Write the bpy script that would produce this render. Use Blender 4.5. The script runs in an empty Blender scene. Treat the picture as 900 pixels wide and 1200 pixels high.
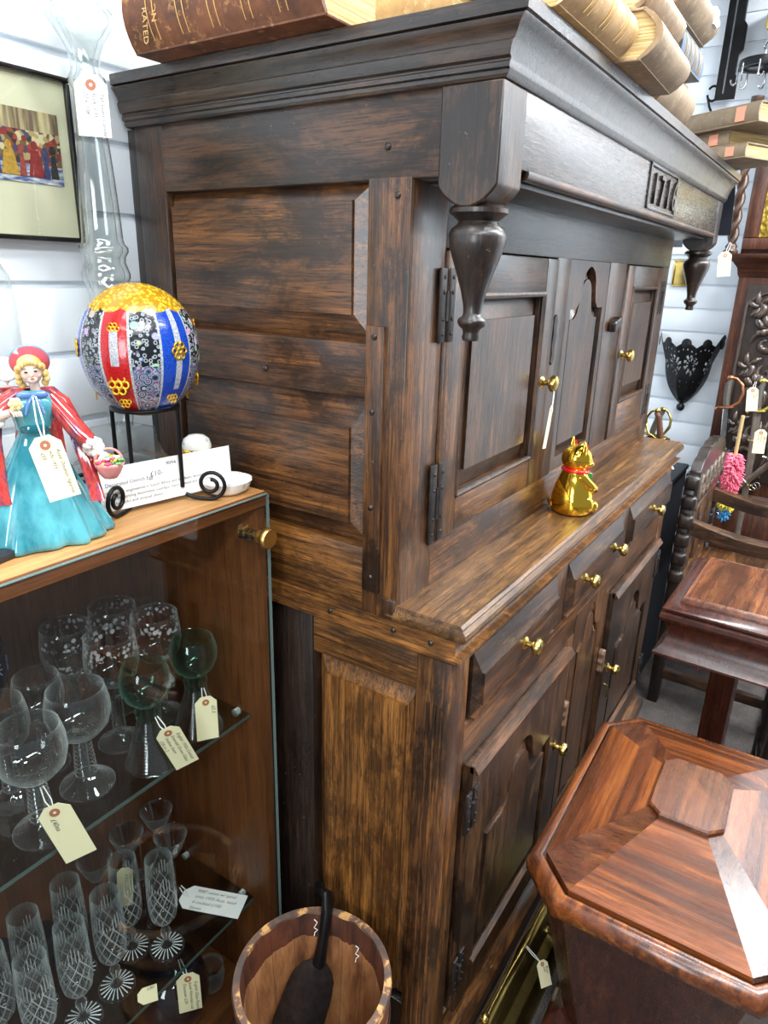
import bpy, bmesh, math, random
from mathutils import Vector, Matrix, Euler
random.seed(7)
PI = math.pi
SC = bpy.context.scene
COL = SC.collection

# ------------------------------------------------------------------ camera
cam = bpy.data.cameras.new('camera'); cam_ob = bpy.data.objects.new('camera', cam); COL.objects.link(cam_ob)
R0, R1, R2 = (0.5538, -0.8322, 0.0258), (-0.2604, -0.2025, -0.9440), (0.7907, 0.5164, -0.3287)
cam_ob.matrix_world = Matrix(((R0[0], -R1[0], -R2[0], -.7892), (R0[1], -R1[1], -R2[1], -.3890), (R0[2], -R1[2], -R2[2], 1.4540), (0, 0, 0, 1)))
cam.sensor_fit = 'HORIZONTAL'; cam.sensor_width = 36; cam.lens = 807.2 * 36 / 900
cam.clip_start = .02
SC.camera = cam_ob

# ------------------------------------------------------------------ light
SC.view_settings.view_transform = 'Standard'; SC.view_settings.look = 'None'
SC.view_settings.exposure = 0.32; SC.view_settings.gamma = 1; SC.view_settings.use_curve_mapping = False
world = bpy.data.worlds.new('world'); SC.world = world; world.use_nodes = True
wb = world.node_tree.nodes['Background']; wb.inputs[0].default_value = (.80, .90, 1, 1); wb.inputs[1].default_value = .28

def ceiling_lamp(name, loc, sx, sy, power, col=(.93, .97, 1)):
    l = bpy.data.lights.new(name, 'AREA'); l.shape = 'RECTANGLE'; l.size = sx; l.size_y = sy; l.energy = power; l.color = col
    o = bpy.data.objects.new(name, l); COL.objects.link(o); o.location = loc; return o
ceiling_lamp('ceiling_panel_light', (-.80, .10, 2.58), .9, .25, 9)
ceiling_lamp('ceiling_panel_light', (-.05, -.30, 2.58), .25, .25, 16)
ceiling_lamp('ceiling_panel_light', (-1.0, -1.1, 2.58), 1.2, .25, 34)
ceiling_lamp('ceiling_panel_light', (.70, -1.15, 2.58), 1.2, .25, 44)
ceiling_lamp('ceiling_panel_light', (1.75, -.35, 2.58), .9, .25, 34)
ceiling_lamp('ceiling_panel_light', (1.9, -1.7, 2.58), .9, .25, 90)
ceiling_lamp('ceiling_panel_light', (-1.9, -.6, 2.58), .25, 1.2, 16)
bevel_lamp = ceiling_lamp('bevel_highlight_lamp', (-2.9, -.62, 1.55), .7, 1.3, 40, (.90, .95, 1)); bevel_lamp.rotation_euler = (PI / 2, 0, -PI / 2 - .12)  # unseen lamp, added and turned to put a highlight on the side panel's bevel

# ------------------------------------------------------------------ helpers
def srgb(r, g, b):
    f = lambda c: c / 12.92 if c <= .04045 else ((c + .055) / 1.055) ** 2.4
    return (f(r / 255), f(g / 255), f(b / 255), 1)

class MB:
    def __init__(s): s.bm = bmesh.new()
    def _x(s, vs, M):
        if M is not None: bmesh.ops.transform(s.bm, matrix=M, verts=vs)
        return vs
    def box(s, lo, hi, bev=0, M=None, seg=2):
        c = [(a + b) / 2 for a, b in zip(lo, hi)]; d = [abs(b - a) for a, b in zip(lo, hi)]
        r = bmesh.ops.create_cube(s.bm, size=1, matrix=Matrix.Translation(c) @ Matrix.Diagonal((*d, 1)))
        vs = r['verts']
        if bev:
            es = list({e for v in vs for e in v.link_edges})
            g = bmesh.ops.bevel(s.bm, geom=es + vs, offset=min(bev, min(d) * .45), segments=seg, profile=.5, affect='EDGES')
            vs = list({v for f in g['faces'] for v in f.verts} | {v for v in vs if v.is_valid})
        s._x(vs, M); return s
    def loft(s, rings, cap=True, closed=True, M=None):
        rs = [[s.bm.verts.new(p) for p in r] for r in rings]; n = len(rs[0])
        for a, b in zip(rs, rs[1:]):
            for i in range(n if closed else n - 1):
                j = (i + 1) % n
                try: s.bm.faces.new((a[i], a[j], b[j], b[i]))
                except ValueError: pass
        if cap:
            for r in ((rs[0], rs[-1]) if cap is True else [(rs[0], rs[-1])[q] for q in cap]):
                try: s.bm.faces.new(r)
                except ValueError: pass
        s._x([v for r in rs for v in r], M); return s
    def prism(s, poly, axis, a, b, M=None):
        f = {'x': lambda p, t: (t, p[0], p[1]), 'y': lambda p, t: (p[0], t, p[1]), 'z': lambda p, t: (p[0], p[1], t)}[axis]
        return s.loft([[f(p, a) for p in poly], [f(p, b) for p in poly]], M=M)
    def lathe(s, prof, c=(0, 0, 0), seg=28, M=None, mod=None, a0=0, a1=2 * PI):
        full = a1 - a0 > 2 * PI - .01; n = seg if full else seg + 1
        rings = []
        for k, (r, z) in enumerate(prof):
            ring = []
            for i in range(n):
                t = a0 + (a1 - a0) * i / seg; q = max(r, 1e-5) * (mod(t, z) if mod else 1)
                ring.append((c[0] + q * math.cos(t), c[1] + q * math.sin(t), c[2] + z))
            rings.append(ring)
        return s.loft(rings, cap=[q for q in (0, -1) if prof[q][0] < .0012] if full else False, closed=full, M=M)
    def tube(s, pts, r, seg=8, closed=False, M=None, flat=1.0):
        pts = [Vector(p) for p in pts]; n = len(pts); rr = r if isinstance(r, (list, tuple)) else [r] * n
        rings = []; up = None
        for i in range(n):
            if closed: t = pts[(i + 1) % n] - pts[i - 1]
            else: t = pts[min(i + 1, n - 1)] - pts[max(i - 1, 0)]
            if t.length < 1e-9: t = Vector((0, 0, 1))
            t.normalize()
            if up is None: up = t.orthogonal().normalized()
            up = (up - t * up.dot(t))
            if up.length < 1e-6: up = t.orthogonal()
            up.normalize(); w = t.cross(up)
            rings.append([pts[i] + (up * math.cos(2 * PI * k / seg) * flat + w * math.sin(2 * PI * k / seg)) * rr[i] for k in range(seg)])
        if closed: rings.append(rings[0])
        if not closed: return s.loft(rings, M=M)
        rs = [[s.bm.verts.new(p) for p in q] for q in rings[:-1]]
        for i in range(n):
            a, b = rs[i], rs[(i + 1) % n]
            for k in range(seg): s.bm.faces.new((a[k], a[(k + 1) % seg], b[(k + 1) % seg], b[k]))
        s._x([v for q in rs for v in q], M); return s
    def ball(s, c, r, u=16, v=10, M=None):
        if not isinstance(r, (tuple, list)): r = (r, r, r)
        m = Matrix.Translation(c) @ Matrix.Diagonal((*r, 1))
        g = bmesh.ops.create_uvsphere(s.bm, u_segments=u, v_segments=v, radius=1, matrix=m if M is None else M @ m); return s
    def quad(s, ps):
        s.bm.faces.new([s.bm.verts.new(p) for p in ps]); return s
    def build(s, name, mat, parent=None, smooth=40, bevel=0, sub=0, solid=0, M=None):
        bm = s.bm
        bmesh.ops.recalc_face_normals(bm, faces=bm.faces)
        if M is not None: bmesh.ops.transform(bm, matrix=M, verts=bm.verts)
        me = bpy.data.meshes.new(name); bm.to_mesh(me); bm.free()
        me.materials.append(mat)
        if smooth:
            me.shade_smooth(); me.set_sharp_from_angle(angle=math.radians(smooth))
        o = bpy.data.objects.new(name, me); COL.objects.link(o)
        if parent is not None: o.parent = parent
        if solid:
            m = o.modifiers.new('thickness', 'SOLIDIFY'); m.thickness = solid
        if bevel:
            m = o.modifiers.new('bevel', 'BEVEL'); m.width = bevel; m.segments = 2; m.limit_method = 'ANGLE'; m.angle_limit = math.radians(35)
        if sub:
            m = o.modifiers.new('sub', 'SUBSURF'); m.levels = sub; m.render_levels = sub
        return o

def tag(o, label, cat, group=None, kind=None):
    if label: o['label'] = label
    if cat: o['category'] = cat
    if group: o['group'] = group
    if kind: o['kind'] = kind
    return o
def thing(name, label, cat, loc=(0, 0, 0), rz=0, group=None, rot=None):
    o = bpy.data.objects.new(name, None); COL.objects.link(o); o.empty_display_size = .05
    o.location = loc; o.rotation_euler = rot if rot is not None else (0, 0, rz)
    return tag(o, label, cat, group)
def struct(o):
    o['kind'] = 'structure'; return o
KIDS = lambda o: [c for c in bpy.data.objects if c.parent == o]
def dup(root, loc, rz=0, label=None, group=None, scale=None):
    def cp(o, par):
        c = o.copy(); COL.objects.link(c)
        if par is not None: c.parent = par
        for ch in KIDS(o): cp(ch, c)
        return c
    r = cp(root, None); r.location = loc; r.rotation_euler = (0, 0, rz)
    if label: r['label'] = label
    if group: r['group'] = group
    if scale: r.scale = scale if isinstance(scale, tuple) else (scale,) * 3
    return r
def lettering(name, text, size, mat, parent, M, align='LEFT', depth=0.0, space=1.0, shear=0.0):
    c = bpy.data.curves.new(name, 'FONT'); c.body = text; c.size = size; c.align_x = align; c.extrude = depth; c.space_line = space; c.shear = shear
    c.resolution_u = 2
    t = bpy.data.objects.new(name + '_curve', c); COL.objects.link(t)
    bpy.context.view_layer.update()
    me = bpy.data.meshes.new_from_object(t.evaluated_get(bpy.context.evaluated_depsgraph_get()))
    bpy.data.objects.remove(t); me.name = name
    me.transform(M); me.materials.clear(); me.materials.append(mat)
    o = bpy.data.objects.new(name, me); COL.objects.link(o)
    if parent is not None: o.parent = parent
    return o
def frame_from(up, normal):
    u = Vector(up).normalized(); n = Vector(normal); n = (n - u * n.dot(u)).normalized(); x = u.cross(n)
    return Matrix((x, u, n)).transposed().to_4x4()

# ------------------------------------------------------------------ materials
class N:
    def __init__(s, name):
        s.m = bpy.data.materials.new(name); s.m.use_nodes = True; s.t = s.m.node_tree; s.n = s.t.nodes
        s.b = s.n['Principled BSDF']; s.o = s.n['Material Output']
    def add(s, kind, **kw):
        x = s.n.new(kind)
        for k, v in kw.items():
            if isinstance(k, str) and hasattr(x, k): setattr(x, k, v)
        return x
    def link(s, a, b): s.t.links.new(a, b)
    def coords(s, scale=(1, 1, 1), rand=True, rot=(0, 0, 0)):
        tc = s.add('ShaderNodeTexCoord'); mp = s.add('ShaderNodeMapping'); mp.inputs['Scale'].default_value = scale; mp.inputs['Rotation'].default_value = rot
        src = tc.outputs['Object']
        if rand:
            oi = s.add('ShaderNodeObjectInfo'); va = s.add('ShaderNodeVectorMath', operation='ADD'); vm = s.add('ShaderNodeVectorMath', operation='SCALE')
            cx = s.add('ShaderNodeCombineXYZ')
            for i in range(3): s.link(oi.outputs['Random'], cx.inputs[i])
            s.link(cx.outputs[0], vm.inputs[0]); vm.inputs['Scale'].default_value = 3.7
            s.link(src, va.inputs[0]); s.link(vm.outputs[0], va.inputs[1]); src = va.outputs[0]
        s.link(src, mp.inputs['Vector']); return mp.outputs['Vector']
    def noise(s, vec, scale, detail=4, rough=.6, dist=0):
        x = s.add('ShaderNodeTexNoise'); x.inputs['Scale'].default_value = scale; x.inputs['Detail'].default_value = detail
        x.inputs['Roughness'].default_value = rough; x.inputs['Distortion'].default_value = dist
        s.link(vec, x.inputs['Vector']); return x.outputs['Fac']
    def ramp(s, fac, stops, interp='LINEAR'):
        r = s.add('ShaderNodeValToRGB'); cr = r.color_ramp; cr.interpolation = interp
        while len(cr.elements) < len(stops): cr.elements.new(.5)
        for e, (p, c) in zip(cr.elements, stops):
            e.position = p; e.color = c if len(c) == 4 else (*c, 1)
        s.link(fac, r.inputs[0]); return r.outputs[0]
    def mix(s, fac, a, b, mode='MIX'):
        x = s.add('ShaderNodeMix', data_type='RGBA', blend_type=mode)
        if isinstance(fac, (int, float)): x.inputs[0].default_value = fac
        else: s.link(fac, x.inputs[0])
        for v, i in ((a, 6), (b, 7)):
            if isinstance(v, tuple): x.inputs[i].default_value = v
            else: s.link(v, x.inputs[i])
        return x.outputs[2]
    def math(s, op, a, b=0.0, c=None):
        x = s.add('ShaderNodeMath', operation=op)
        for v, i in ((a, 0), (b, 1), (c, 2)):
            if v is None: continue
            if isinstance(v, (int, float)): x.inputs[i].default_value = v
            else: s.link(v, x.inputs[i])
        return x.outputs[0]
    def bump(s, h, strength, dist=.002, normal=None):
        x = s.add('ShaderNodeBump'); x.inputs['Strength'].default_value = strength; x.inputs['Distance'].default_value = dist
        s.link(h, x.inputs['Height'])
        if normal is not None: s.link(normal, x.inputs['Normal'])
        return x.outputs[0]
    def set(s, **kw):
        names = dict(col='Base Color', rough='Roughness', metal='Metallic', coat='Coat Weight', coatr='Coat Roughness', spec='Specular IOR Level', normal='Normal', sheen='Sheen Weight', trans='Transmission Weight', alpha='Alpha', ior='IOR', sss='Subsurface Weight')
        for k, v in kw.items():
            i = s.b.inputs[names[k]]
            if isinstance(v, (int, float, tuple)): i.default_value = v
            else: s.link(v, i)
        return s.m

_cache = {}
def wood(key, dark, mid, light, axis='z', rough=.38, bump=.35, patch=1.0, fine=1.0, coat=0, stripe=0, wear=0.0):
    k = (key, axis)
    if k in _cache: return _cache[k]
    n = N(key + '_' + axis); ix = 'xyz'.index(axis)
    def sc(across, along): q = [across] * 3; q[ix] = along; return tuple(q)
    g = n.noise(n.coords(sc(42, 2.6)), 1.2, 8, .74, .8)
    f = n.noise(n.coords(sc(420, 17)), 1.0, 3, .75)
    f2 = n.noise(n.coords(sc(150, 5)), 1.0, 6, .75, .3)
    p = n.noise(n.coords(sc(11, 5)), 1.0, 9, .76, .4)
    base = n.ramp(g, [(.26, dark), (.50, mid), (.72, light)])
    if stripe:
        s4 = n.noise(n.coords(sc(24, .7)), 1.0, 3, .5, 1.2)
        base = n.mix(n.math('MULTIPLY', n.ramp(s4, [(.42, (0, 0, 0, 1)), (.60, (1, 1, 1, 1))]), stripe), base, dark)
    base = n.mix(n.math('MULTIPLY', n.ramp(f2, [(.49, (0, 0, 0, 1)), (.60, (1, 1, 1, 1))]), .75 * fine), base, dark)
    base = n.mix(n.math('MULTIPLY', n.ramp(f, [(.52, (0, 0, 0, 1)), (.62, (1, 1, 1, 1))]), .8 * fine), base, tuple(c * .45 for c in dark[:3]) + (1,))
    if patch:
        base = n.mix(n.math('MULTIPLY', n.ramp(p, [(.42, (1, 1, 1, 1)), (.53, (0, 0, 0, 1))]), .86 * patch), base, tuple(c * .6 for c in dark[:3]) + (1,))
    if wear:
        w = n.noise(n.coords((60, 60, 60)), 1.6, 3, .8)
        base = n.mix(n.math('MULTIPLY', n.ramp(w, [(.68, (0, 0, 0, 1)), (.72, (1, 1, 1, 1))]), wear), base, srgb(150, 135, 118))
    h = n.math('ADD', n.math('ADD', n.math('MULTIPLY', f, .45), n.math('MULTIPLY', f2, .35)), n.math('MULTIPLY', p, .8))
    r = n.math('ADD', n.math('ADD', n.math('MULTIPLY', p, .28), n.math('MULTIPLY', f, .22)), rough - .24)
    _cache[k] = n.set(col=base, rough=r, normal=n.bump(h, bump, .003), coat=coat, coatr=.22)
    return _cache[k]
OAKD = lambda a: wood('dark_oak', srgb(30, 20, 14), srgb(74, 49, 32), srgb(118, 78, 44), a, .36, .38, 1.0, coat=.35, wear=.35)
OAKM = lambda a: wood('brown_oak', srgb(36, 22, 13), srgb(100, 63, 33), srgb(158, 103, 50), a, .38, .36, .95, coat=.35, wear=.3)
OAKH = lambda a: wood('honey_oak', srgb(48, 28, 13), srgb(132, 84, 36), srgb(184, 124, 58), a, .38, .32, .8, coat=.35, wear=.15)
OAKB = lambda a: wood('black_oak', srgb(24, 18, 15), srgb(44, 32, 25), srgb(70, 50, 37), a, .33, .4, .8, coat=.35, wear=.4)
MAHO = lambda a: wood('mahogany', srgb(50, 23, 12), srgb(124, 64, 27), srgb(176, 104, 44), a, .26, .1, .10, fine=.45, coat=.45, stripe=.75)
MAHD = lambda a: wood('dark_mahogany', srgb(32, 13, 9), srgb(66, 30, 20), srgb(104, 54, 33), a, .28, .1, .2, fine=.5, coat=.4, stripe=.3)
BURR = lambda a: wood('burr_mahogany', srgb(46, 21, 12), srgb(106, 56, 30), srgb(156, 98, 54), a, .24, .1, .6, fine=.4, coat=.45, stripe=.5)
TEAK = lambda a: wood('cabinet_wood', srgb(70, 36, 14), srgb(104, 58, 24), srgb(132, 78, 34), a, .42, .1, .15, fine=.5)
PALE = lambda a: wood('cabinet_top_wood', srgb(146, 100, 56), srgb(182, 132, 78), srgb(204, 158, 100), a, .4, .08, .1, fine=.4)
CLKW = lambda a: wood('clock_oak', srgb(42, 20, 12), srgb(82, 44, 28), srgb(118, 70, 44), a, .32, .2, .6, wear=.2)

def plain(name, col, rough=.5, metal=0, coat=0, noise=0, nscale=30, bump=0, spec=.5, sss=0):
    if name in _cache: return _cache[name]
    n = N(name); c = col
    if noise or bump:
        f = n.noise(n.coords((1, 1, 1)), nscale, 4, .65)
        if noise: c = n.mix(n.ramp(f, [(.35, (0, 0, 0, 1)), (.65, (1, 1, 1, 1))]), col, tuple(x * (1 - noise) for x in col[:3]) + (1,))
        if bump: n.set(normal=n.bump(f, bump, .002))
    _cache[name] = n.set(col=c, rough=rough, metal=metal, coat=coat, spec=spec, coatr=.05, sss=sss); return _cache[name]
BRASS = plain('brass', srgb(206, 178, 104), .26, 1, noise=.25, nscale=40)
OLDBR = plain('tarnished_brass', srgb(150, 132, 78), .38, 1, noise=.35, nscale=25)
GOLD = plain('gold_plating', srgb(255, 206, 70), .10, 1)
IRON = plain('black_iron', srgb(26, 25, 26), .42, .6, noise=.3, bump=.25)
RUST = plain('worn_iron', srgb(62, 56, 54), .45, .7, noise=.45, bump=.3, nscale=60)
STEEL = plain('steel', srgb(176, 178, 180), .22, 1, noise=.2)
PAPER = plain('white_card', srgb(240, 240, 236), .7)
CREAM = plain('manila_card', srgb(236, 226, 184), .7)
EYE = plain('tag_eyelet', srgb(168, 104, 74), .6)
STRING = plain('white_string', srgb(232, 230, 222), .8)
INK = plain('ink', srgb(58, 58, 66), .7)
PRINT = plain('printed_text', srgb(62, 62, 70), .8)
NAVY = plain('navy_cloth', srgb(16, 22, 36), .8, noise=.2, nscale=200)
PORC = plain('white_porcelain', srgb(238, 236, 230), .18, coat=.5)

def thin_glass(name, tint, edge=0.0, edgecol=(.85, .95, .95, 1), rough=.02, refl=1.0, extra=None):
    if name in _cache: return _cache[name]
    n = N(name); tr = n.add('ShaderNodeBsdfTransparent'); tr.inputs[0].default_value = tint
    gl = n.add('ShaderNodeBsdfGlossy'); gl.inputs['Roughness'].default_value = rough
    lw = n.add('ShaderNodeLayerWeight'); lw.inputs[0].default_value = .5
    fz = n.math('ADD', n.math('MULTIPLY', n.math('POWER', lw.outputs['Facing'], 5.0), .96), .04)
    m = n.add('ShaderNodeMixShader'); n.link(n.math('MINIMUM', n.math('MULTIPLY', fz, refl), 1.0), m.inputs[0]); n.link(tr.outputs[0], m.inputs[1]); n.link(gl.outputs[0], m.inputs[2])
    out = m.outputs[0]
    if edge:  # diffuse colour towards grazing angles paints in the glass's light and dark rim lines
        f = n.add('ShaderNodeLayerWeight'); f.inputs[0].default_value = .35
        df = n.add('ShaderNodeBsdfTranslucent'); df.inputs[0].default_value = edgecol
        d2 = n.add('ShaderNodeBsdfDiffuse'); d2.inputs[0].default_value = edgecol
        dm = n.add('ShaderNodeMixShader'); n.link(df.outputs[0], dm.inputs[1]); n.link(d2.outputs[0], dm.inputs[2])
        m2 = n.add('ShaderNodeMixShader'); n.link(n.math('MULTIPLY', n.math('POWER', f.outputs['Facing'], 2.5), edge), m2.inputs[0]); n.link(out, m2.inputs[1]); n.link(dm.outputs[0], m2.inputs[2]); out = m2.outputs[0]
    if extra is not None:
        fac, col = extra(n)
        df = n.add('ShaderNodeBsdfDiffuse'); df.inputs[0].default_value = col
        m3 = n.add('ShaderNodeMixShader'); n.link(fac, m3.inputs[0]); n.link(out, m3.inputs[1]); n.link(df.outputs[0], m3.inputs[2]); out = m3.outputs[0]
    n.link(out, n.o.inputs[0]); _cache[name] = n.m; return n.m
PANE = thin_glass('door_glass', (.95, .97, .96, 1), refl=1.0)
PANEDGE = plain('glass_edge', srgb(104, 122, 118), .2, coat=.5)
SHELFG = thin_glass('shelf_glass', (.70, .76, .74, 1), refl=1.2)
CLEAR = thin_glass('clear_glass', (.955, .97, .965, 1), .75, (.92, .97, .97, 1), refl=2.0)
THICK = thin_glass('thick_glass', (.93, .955, .95, 1), .42, (.42, .50, .50, 1), refl=3.0)
DOMEG = thin_glass('dome_glass', (.95, .965, .96, 1), .4, (.75, .82, .82, 1))
GREEN = thin_glass('green_glass', (.70, .88, .79, 1), .35, (.45, .75, .62, 1), refl=1.3)
BLUEG = thin_glass('blue_glass', (.06, .09, .42, 1), .25, (.10, .14, .5, 1), refl=1.3)
PURPG = thin_glass('twist_glass', (.62, .50, .62, 1), .9, (.75, .62, .72, 1))
def _etch(n):
    v = n.coords((1, 1, 1)); vo = n.add('ShaderNodeTexVoronoi'); vo.inputs['Scale'].default_value = 115; n.link(v, vo.inputs['Vector'])
    nz_ = n.noise(v, 240, 2, .6)
    cell = n.math('LESS_THAN', n.math('ADD', vo.outputs['Distance'], n.math('MULTIPLY', nz_, .5)), .66)
    tc = n.add('ShaderNodeTexCoord'); sx = n.add('ShaderNodeSeparateXYZ'); n.link(tc.outputs['Object'], sx.inputs[0])
    z = sx.outputs['Z']
    def band(c, w): return n.math('LESS_THAN', n.math('ABSOLUTE', n.math('SUBTRACT', z, c)), w)
    sel = n.math('GREATER_THAN', n.noise(v, 60, 1, .5), .45)
    bd = n.math('ADD', band(.163, .009), band(.122, .008))
    return n.math('MULTIPLY', n.math('MULTIPLY', n.math('MULTIPLY', cell, bd), sel), .5), srgb(205, 204, 206)
ETCH = thin_glass('etched_glass', (.955, .97, .965, 1), .75, (.92, .97, .97, 1), refl=1.8, extra=_etch)
def _cut(n):
    tc = n.add('ShaderNodeTexCoord'); sx = n.add('ShaderNodeSeparateXYZ'); n.link(tc.outputs['Object'], sx.inputs[0])
    an = n.math('ARCTAN2', sx.outputs['Y'], sx.outputs['X']); z = sx.outputs['Z']
    fs = []
    for sgn in (1, -1):
        q = n.math('ADD', n.math('MULTIPLY', an, 10 / (2 * PI)), n.math('MULTIPLY', z, 34.0 * sgn))
        fr = n.math('ABSOLUTE', n.math('SUBTRACT', n.math('FRACT', n.math('ADD', q, 20)), .5))
        fs.append(n.math('LESS_THAN', fr, .045))
    line = n.math('MAXIMUM', *fs)
    b = n.math('MULTIPLY', n.math('GREATER_THAN', z, .075), n.math('LESS_THAN', z, .150))
    # fans of fine cuts above the lattice
    q = n.math('FRACT', n.math('ADD', n.math('MULTIPLY', an, 30 / (2 * PI)), 20)); fan = n.math('LESS_THAN', n.math('ABSOLUTE', n.math('SUBTRACT', q, .5)), .10)
    env = n.math('ADD', n.math('MULTIPLY', n.math('ABSOLUTE', n.math('SINE', n.math('MULTIPLY', an, 2.5))), .028), .147)
    fb = n.math('MULTIPLY', n.math('GREATER_THAN', z, .147), n.math('LESS_THAN', z, env))
    return n.math('MULTIPLY', n.math('MAXIMUM', n.math('MULTIPLY', line, b), n.math('MULTIPLY', fan, fb)), .45), srgb(205, 210, 210)
CUT = thin_glass('cut_crystal', (.95, .96, .955, 1), .55, refl=1.4, extra=_cut)

# ------------------------------------------------------------------ the room
def wall_mat():
    n = N('white_slat_board'); f = n.noise(n.coords((1, 1, 1), rand=False), 3, 3, .5)
    return n.set(col=n.ramp(f, [(.3, srgb(222, 230, 238)), (.7, srgb(238, 243, 247))]), rough=.35, coat=.15)
WALL = wall_mat(); GROOVE = plain('slat_groove', srgb(196, 202, 206), .5)
def slat_wall(name, along, a0, a1, pos, out, z0, z1, pitch, phase):
    # boards with a real recessed slot between each: pos is the front face, out the direction it faces
    m = MB()
    def b(lo, hi, d0, d1, bev=0):
        p, q = sorted((pos + out * d0, pos + out * d1))
        if along == 'x': m.box((lo[0], p, lo[1]), (hi[0], q, hi[1]), bev)
        else: m.box((p, lo[0], lo[1]), (q, hi[0], hi[1]), bev)
    b((a0, z0), (a1, z1), -.022, -.010)
    z = phase - pitch * math.ceil((phase - z0) / pitch)
    while z < z1:
        lo, hi = max(z0, z + .005), min(z1, z + pitch - .005)
        if hi > lo: b((a0, lo), (a1, hi), -.0102, 0, .0018)
        z += pitch
    return struct(m.build(name, WALL))
slat_wall('wall_back', 'x', -3.0, 2.56, .632, -1, 0, 2.6, .1043, 1.4235)
slat_wall('wall_right', 'y', -3.0, .63, 2.55, -1, 0, 2.6, .0985, 1.436)
def carpet_mat():
    n = N('carpet'); v = n.coords((1, 1, 1), rand=False); f = n.noise(v, 260, 3, .7); g = n.noise(v, 18, 4, .6)
    c = n.mix(n.ramp(g, [(.35, (0, 0, 0, 1)), (.65, (1, 1, 1, 1))]), srgb(84, 76, 72), srgb(112, 104, 98))
    c = n.mix(n.ramp(f, [(.4, (0, 0, 0, 1)), (.6, (1, 1, 1, 1))]), c, srgb(62, 56, 54))
    return n.set(col=c, rough=.95, normal=n.bump(f, .6, .004))
struct(MB().box((-3, -3, -.02), (2.56, .64, 0)).build('floor', carpet_mat()))
def rail_mat(): return plain('corner_trim', srgb(214, 220, 224), .5)
struct(MB().box((2.528, .585, 0), (2.549, .606, 2.6), .003).build('trim_1', rail_mat()))

# ------------------------------------------------------------------ the two-stage oak cupboard
CUP = thing('press_cupboard', 'large dark carved oak two-stage cupboard with hanging turned drops and three drawers', 'cupboard', (0, 0, 0))
W1 = 1.44; YU = .098; YB = .612
def wbox(name, mat, lo, hi, bev=.003, parent=CUP): return MB().box(lo, hi, bev).build(name, mat, parent)
def fielded(name, mat, plane, a0, a1, z0, z1, face, depth, m, parent=CUP, proud=0.0):
    """raised-and-fielded panel: plane 'x' (faces -X) or 'y' (faces -Y); m = bevel widths (left,right,bottom,top)"""
    mb = MB(); P = (lambda a, z, d: (face + d, a, z)) if plane == 'x' else (lambda a, z, d: (a, face + d, z))
    o = [(a0, z0), (a1, z0), (a1, z1), (a0, z1)]; i = [(a0 + m[0], z0 + m[2]), (a1 - m[1], z0 + m[2]), (a1 - m[1], z1 - m[3]), (a0 + m[0], z1 - m[3])]
    mb.loft([[P(a, z, .03) for a, z in o], [P(a, z, depth) for a, z in o], [P(a, z, depth * .25 + .001 - proud) for a, z in i], [P(a, z, -proud) for a, z in i]])
    return mb.build(name, mat, parent, smooth=25)
# --- lower carcass
wbox('corner_post', OAKM('z'), (0, 0, 0), (.06, .060, .925))
m = MB()
for y in (.012, .024, .036): m.tube([(-.0012, y, .06), (-.0012, y, .84)], .0028, 6)
m.build('post_reeding', OAKM('z'), CUP)
wbox('corner_post', OAKB('z'), (0, .262, 0), (.05, .360, .925))
wbox('corner_post', OAKB('z'), (0, .545, 0), (.05, YB, .925))
wbox('side_rail', OAKH('y'), (.004, .055, .848), (.04, YB, .926))
wbox('side_rail', OAKB('y'), (.004, .055, .06), (.04, YB, .17))
fielded('side_panel', OAKH('z'), 'x', .060, .262, .165, .849, .004, .020, (.018, .022, .03, .036))
fielded('side_panel', OAKB('z'), 'x', .360, .548, .165, .849, .004, .020, (.02, .02, .03, .036))
wbox('corner_post', OAKM('z'), (W1 - .06, 0, 0), (W1, .06, .925))
wbox('side_panel', OAKB('z'), (W1 - .03, .05, .05), (W1, YB, .925))
wbox('back_board', OAKB('x'), (.04, YB - .02, .05), (W1 - .03, YB, 1.655), .001)
# waist moulding, swept along the side and front
def sweep_moulding(name, mat, prof, x0, x1, y0, y1, parent=CUP, right=True):
    """prof: list of (outward offset, z); runs up the left side, along the front and back along the right side"""
    mb = MB(); rings = []
    for (o_, z) in prof:
        r = [(x0 - o_, y1, z), (x0 - o_, y0 - o_, z), (x1 + o_, y0 - o_, z), (x1 + o_, y1, z)]
        rings.append(r)
    mb.loft(rings, cap=False, closed=False)
    o = mb.build(name, mat, parent, smooth=30); return o
sweep_moulding('waist_moulding', OAKH('y'), [(-.01, .918), (.004, .919), (.012, .926), (.017, .929), (.017, .934), (.006, .936), (.004, .958), (-.03, .958)], 0, W1, 0, YB)
# shelf board
m = MB()
prof = [(0, .957), (.014, .957), (.019, .961), (.0205, .966), (.019, .972), (.013, .9765), (.0125, .979), (.0085, .983), (0, .983)]
m.loft([[(.004 - o * .5, .115, z), (.004 - o * .5, -.001 - o, z), (1.452 + o * .5, -.001 - o, z), (1.452 + o * .5, .115, z)] for o, z in prof[1:-1]] , cap=False, closed=False)
m.quad([(.004 - .0043, .115, .983), (.004 - .0043, -.0095, .983), (1.456, -.0095, .983), (1.456, .115, .983)])
m.quad([(-.003, .115, .957), (-.003, -.015, .957), (1.459, -.015, .957), (1.459, .115, .957)])
m.build('shelf_board', wood('shelf_oak', srgb(52, 36, 24), srgb(110, 76, 43), srgb(170, 124, 72), 'x', .30, .2, .6, wear=.1), CUP, smooth=30)
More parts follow.
